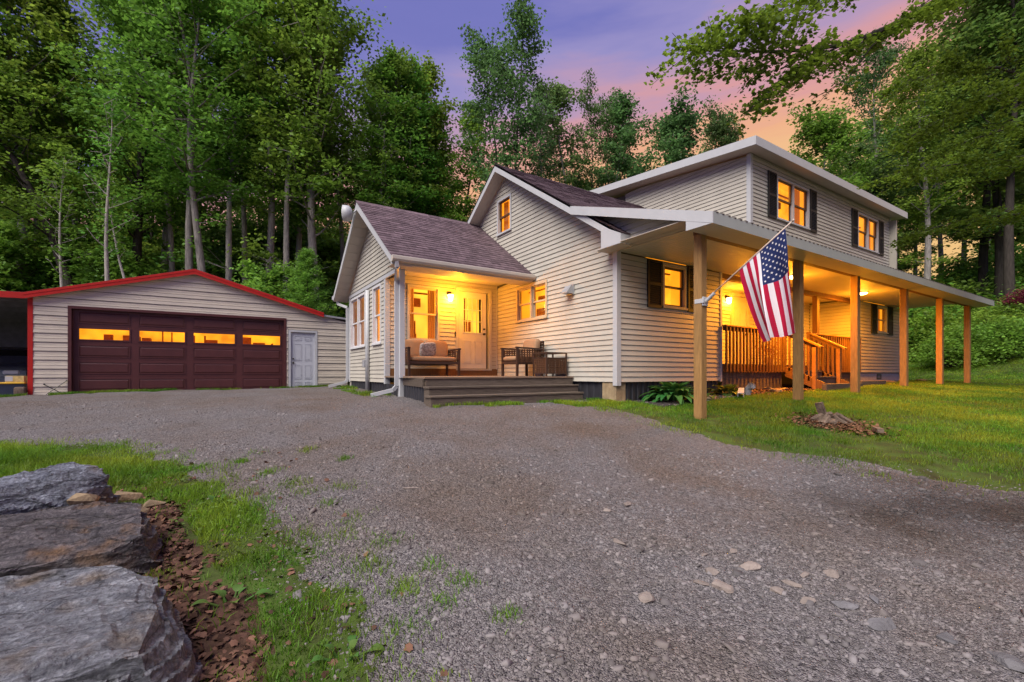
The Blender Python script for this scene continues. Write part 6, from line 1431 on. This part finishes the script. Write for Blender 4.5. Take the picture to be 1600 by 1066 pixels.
def frac(x, y, poly, r):
    f = 0
    for k in range(6):
        a = k * 1.047; nx = x + r * math.cos(a) + .16 * vnoise(x, y, 3.1, 1) + .09 * vnoise(x, y, 9, 2); ny = y + r * math.sin(a) + .16 * vnoise(x, y, 2.7, 3) + .09 * vnoise(x, y, 8, 4); f = f + poly_in(nx, ny, poly)
    return f / 6
# left verge
x, y = sample(560000, -12.5, -5.3, -5.2, 3.0); fr = frac(x, y, LAWN_L, .22); z = np.where(fr > 0, 2, 0); lit = poly_in(x, y, LITTER); pn = vnoise(x, y, 2.3, 11) * .6 + vnoise(x, y, 7, 12) * .4
k = inview(x, y) & ((z == 2) | (z == 4)) & (rg.random(len(x)) < np.where(lit, np.where(vnoise(x, y, 3.7, 77) > .35, .5, .04), np.clip(.80 + pn * .75, .06, 1)) * fr ** 1.6); x, y = x[k], y[k]
tall = np.clip(1 + .9 * vnoise(x, y, 3.3, 14), .4, 1.8); put(*blades(x, y, .045 * tall * rg.uniform(.6, 1.5, len(x)), .0042 * rg.uniform(.7, 1.5, len(x)), rg, 1.1))
# right lawn
for n, x0, x1, y0, y1, dn in ((260000, -1.2, 4.5, -7.5, .1, 1.0), (230000, 4.5, 13, -8, -.05, .9), (120000, 13, 34, -13, 9, .8), (150000, 16, 31, -6, 7, 1.0), (60000, 1, 20, -20, -7, .7), (40000, -1.0, .4, -.6, .9, .5)):
    x, y = sample(n, x0, x1, y0, y1); fr = frac(x, y, LAWN_R, .5); z = np.where((fr > 0) & (gz(x, y) < 3.4), 1, 0); pn = vnoise(x, y, 1.4, 21) * .55 + vnoise(x, y, 6, 22) * .45
    edge = np.clip((x + .9) / 1.4, 0, 1); k = inview(x, y) & (z == 1) & ~HOUSE(x, y) & ~BED(x, y) & (rg.random(len(x)) < np.clip(dn * (.30 + .45 * edge + pn * .95), .02, 1) * fr ** 1.4) & (np.hypot((x - 1.35) / 1.0, (y + 3.0) / .75) > .62)
    x, y = x[k], y[k]; sc = 1 + .045 * depth_of(x, y); put(*blades(x, y, .036 * rg.uniform(.5, 1.5, len(x)) * (1 + .03 * depth_of(x, y)), .0040 * sc * (2.0 if x0 >= 13 else 1.0) * rg.uniform(.7, 1.5, len(x)), rg, .9))
# tufts in the gravel, along the walls and round the posts
tufts = [(-5.55, -3.6), (-5.48, -3.9), (-5.42, -3.35), (-5.62, -3.1), (-5.5, -2.9), (-5.35, -4.1), (-5.58, -4.2), (-5.28, -3.75), (-5.6, -2.55), (-5.7, -2.2), (-5.2, -4.0), (-5.15, -4.35), (-5.75, -1.9), (-5.9, -1.5), (-6.1, -1.0), (-5.95, -0.7), (-5.4, -2.2), (-5.25, -1.5), (-5.5, -0.9)]
for i, (tx, ty) in enumerate(tufts):
    n = int(rg.integers(60, 240)); s = rg.uniform(.03, .075); x = tx + rg.normal(0, s, n); y = ty + rg.normal(0, s, n); put(*blades(x, y, .04 * rg.uniform(.4, 1.4, n), .004 * rg.uniform(.7, 1.4, n), rg, 1.2))
for n, x0, x1, y0, y1 in ((9000, -10.2, -4.5, 9.6, 9.97), (6000, -4.6, -2.7, 9.4, 9.97), (6000, -3.4, -.2, .35, .72), (9000, -1.6, 0, -.2, .55), (2500, -3.4, -3.05, 6.9, 8.0), (3500, -3.7, -3.1, 3.2, 7.0), (3000, -10.8, -9, 9.4, 9.8)):
    x, y = sample(n, x0, x1, y0, y1); k = (vnoise(x, y, 2.6, 31) + .5 * vnoise(x, y, 7, 32)) > .05; x, y = x[k], y[k]; put(*blades(x, y, .06 * rg.uniform(.5, 1.4, len(x)), .009 * rg.uniform(.7, 1.4, len(x)), rg, .9))
o = link('grass', npmesh('grass', np.concatenate(VV), np.concatenate(FF), 'grass')); o['kind'] = 'stuff'
# small weed leaves and clover in the verge
x, y = sample(9000, -8.6, -5.4, -5.0, 1.8); k = inview(x, y) & (zone(x, y) == 2) & (vnoise(x, y, 2.9, 41) > .15); x, y = x[k], y[k]
V, F = leaf_quads(np.stack([x, y, ground_z(x, y) + rg.uniform(.015, .05, len(x))], 1), .026, rg, .4, .8, 0); o = link('clover', npmesh('clover', V, F, 'weed')); o['kind'] = 'stuff'
for i, (wx, wy, lb) in enumerate(((-6.23, -3.55, 'single broad leaved weed in the dead leaves by the nearest boulder'), (-6.3, -2.05, 'small broad leaved weed in the verge behind the dead leaves'), (-5.85, -4.22, 'low weed with light leaves at the front end of the verge'))):
    clump('weed', lb, 'plant', wx, wy, 7, .10 if i else .13, .045, 'weed', 50 + i)
# dead leaves
def dead(name, x, y, size, mt, lift=.012, rgs=None):
    V, F = maple_leaves(np.stack([x, y, ground_z(x, y) + rg.uniform(0.002, lift, len(x))], 1), size, rg); o = link(name, npmesh(name, V, F, mt)); o['kind'] = 'stuff'
x, y = sample(15000, -7.3, -5.3, -5.0, -.6); pr = np.where(poly_in(x + .12 * vnoise(x, y, 4, 71), y, LITTER), np.clip(.75 + .6 * vnoise(x, y, 3, 72), .15, 1), np.where((zone(x, y) == 2), .06, np.where(x < -5.5, .015, 0))); k = inview(x, y) & (rg.random(len(x)) < pr); dead('dead_leaves', x[k], y[k], .037, 'litter', .018)
x = np.concatenate([sx_ + rg.normal(-.02, .24, 1300), sx_ + rg.normal(-.22, .16, 350)]); y = np.concatenate([sy_ + rg.normal(.05, .22, 1300), sy_ + rg.normal(-.45, .18, 350)]); dead('wood_chips', x, y, .04, 'chips', .05)
x, y = sample(2600, 3.3, 10.3, -1.15, -.05); k = (vnoise(x, y, 1.5, 51) > -.2); dead('bed_leaves', x[k], y[k], .06, 'chips', .03)
# crushed stone
def stones(x, y, size, rg, flat=.55):
    n = len(x); B = np.array([(-1,-1,-1),(1,-1,-1),(1,1,-1),(-1,1,-1),(-1,-1,1),(1,-1,1),(1,1,1),(-1,1,1)], float)
    q = B[None] * rg.uniform(.45, 1.05, (n, 8, 3)); q[:, 4:, :2] *= .78; q *= (size * .5)[:, None, None] * np.stack([rg.uniform(.7, 1.5, n), rg.uniform(.6, 1.0, n), flat * rg.uniform(.5, 1.2, n)], 1)[:, None, :]
    a, b, c = rg.uniform(0, 2*pi, n), rg.normal(0, .35, n), rg.normal(0, .35, n)
    X, Y, Z = q[..., 0], q[..., 1], q[..., 2]; Y, Z = Y*np.cos(b)[:, None] - Z*np.sin(b)[:, None], Y*np.sin(b)[:, None] + Z*np.cos(b)[:, None]; X, Z = X*np.cos(c)[:, None] + Z*np.sin(c)[:, None], -X*np.sin(c)[:, None] + Z*np.cos(c)[:, None]; X, Y = X*np.cos(a)[:, None] - Y*np.sin(a)[:, None], X*np.sin(a)[:, None] + Y*np.cos(a)[:, None]
    V = np.stack([X + x[:, None], Y + y[:, None], Z + (ground_z(x, y) - size * .04)[:, None]], -1).reshape(-1, 3)
    F = (np.arange(n)[:, None, None] * 8 + np.array([(0,3,2,1),(4,5,6,7),(0,1,5,4),(1,2,6,5),(2,3,7,6),(3,0,4,7)])[None]).reshape(-1, 4); return V, F
VV, FF = [], []; off = 0
for n, d0, d1, s0, sg_ in ((62000, 1.3, 3.0, .0105, .55), (38000, 3.0, 5.2, .0135, .5), (16000, 5.2, 9.5, .019, .4), (900, 1.3, 4.2, .036, .35)):
    d = np.sqrt(rg.uniform(d0**2, d1**2, n)); lt = rg.uniform(-1.2, 1.2, n) * d; x = CAMX + FX*d + FY*lt; y = CAMY + FY*d - FX*lt
    z = zone(x + rg.normal(0, .14, n), y + rg.normal(0, .14, n)); k = (z == 0) & ~HOUSE(x, y) & (vnoise(x, y, 1.1, 61) * .6 + vnoise(x, y, 4, 62) * .4 > rg.uniform(-.75, .6, n)) & (rg.random(n) > .72 * track(x, y)); x, y = x[k], y[k]
    put(*stones(x, y, s0 * np.exp(rg.normal(0, sg_, len(x))), rg))
x, y = sample(1500, .3, 3.3, -.8, 0); put(*stones(x, y, .035 * np.exp(rg.normal(0, .3, len(x))), rg))
o = link('gravel', npmesh('gravel', np.concatenate(VV), np.concatenate(FF), 'stones')); o['kind'] = 'stuff'
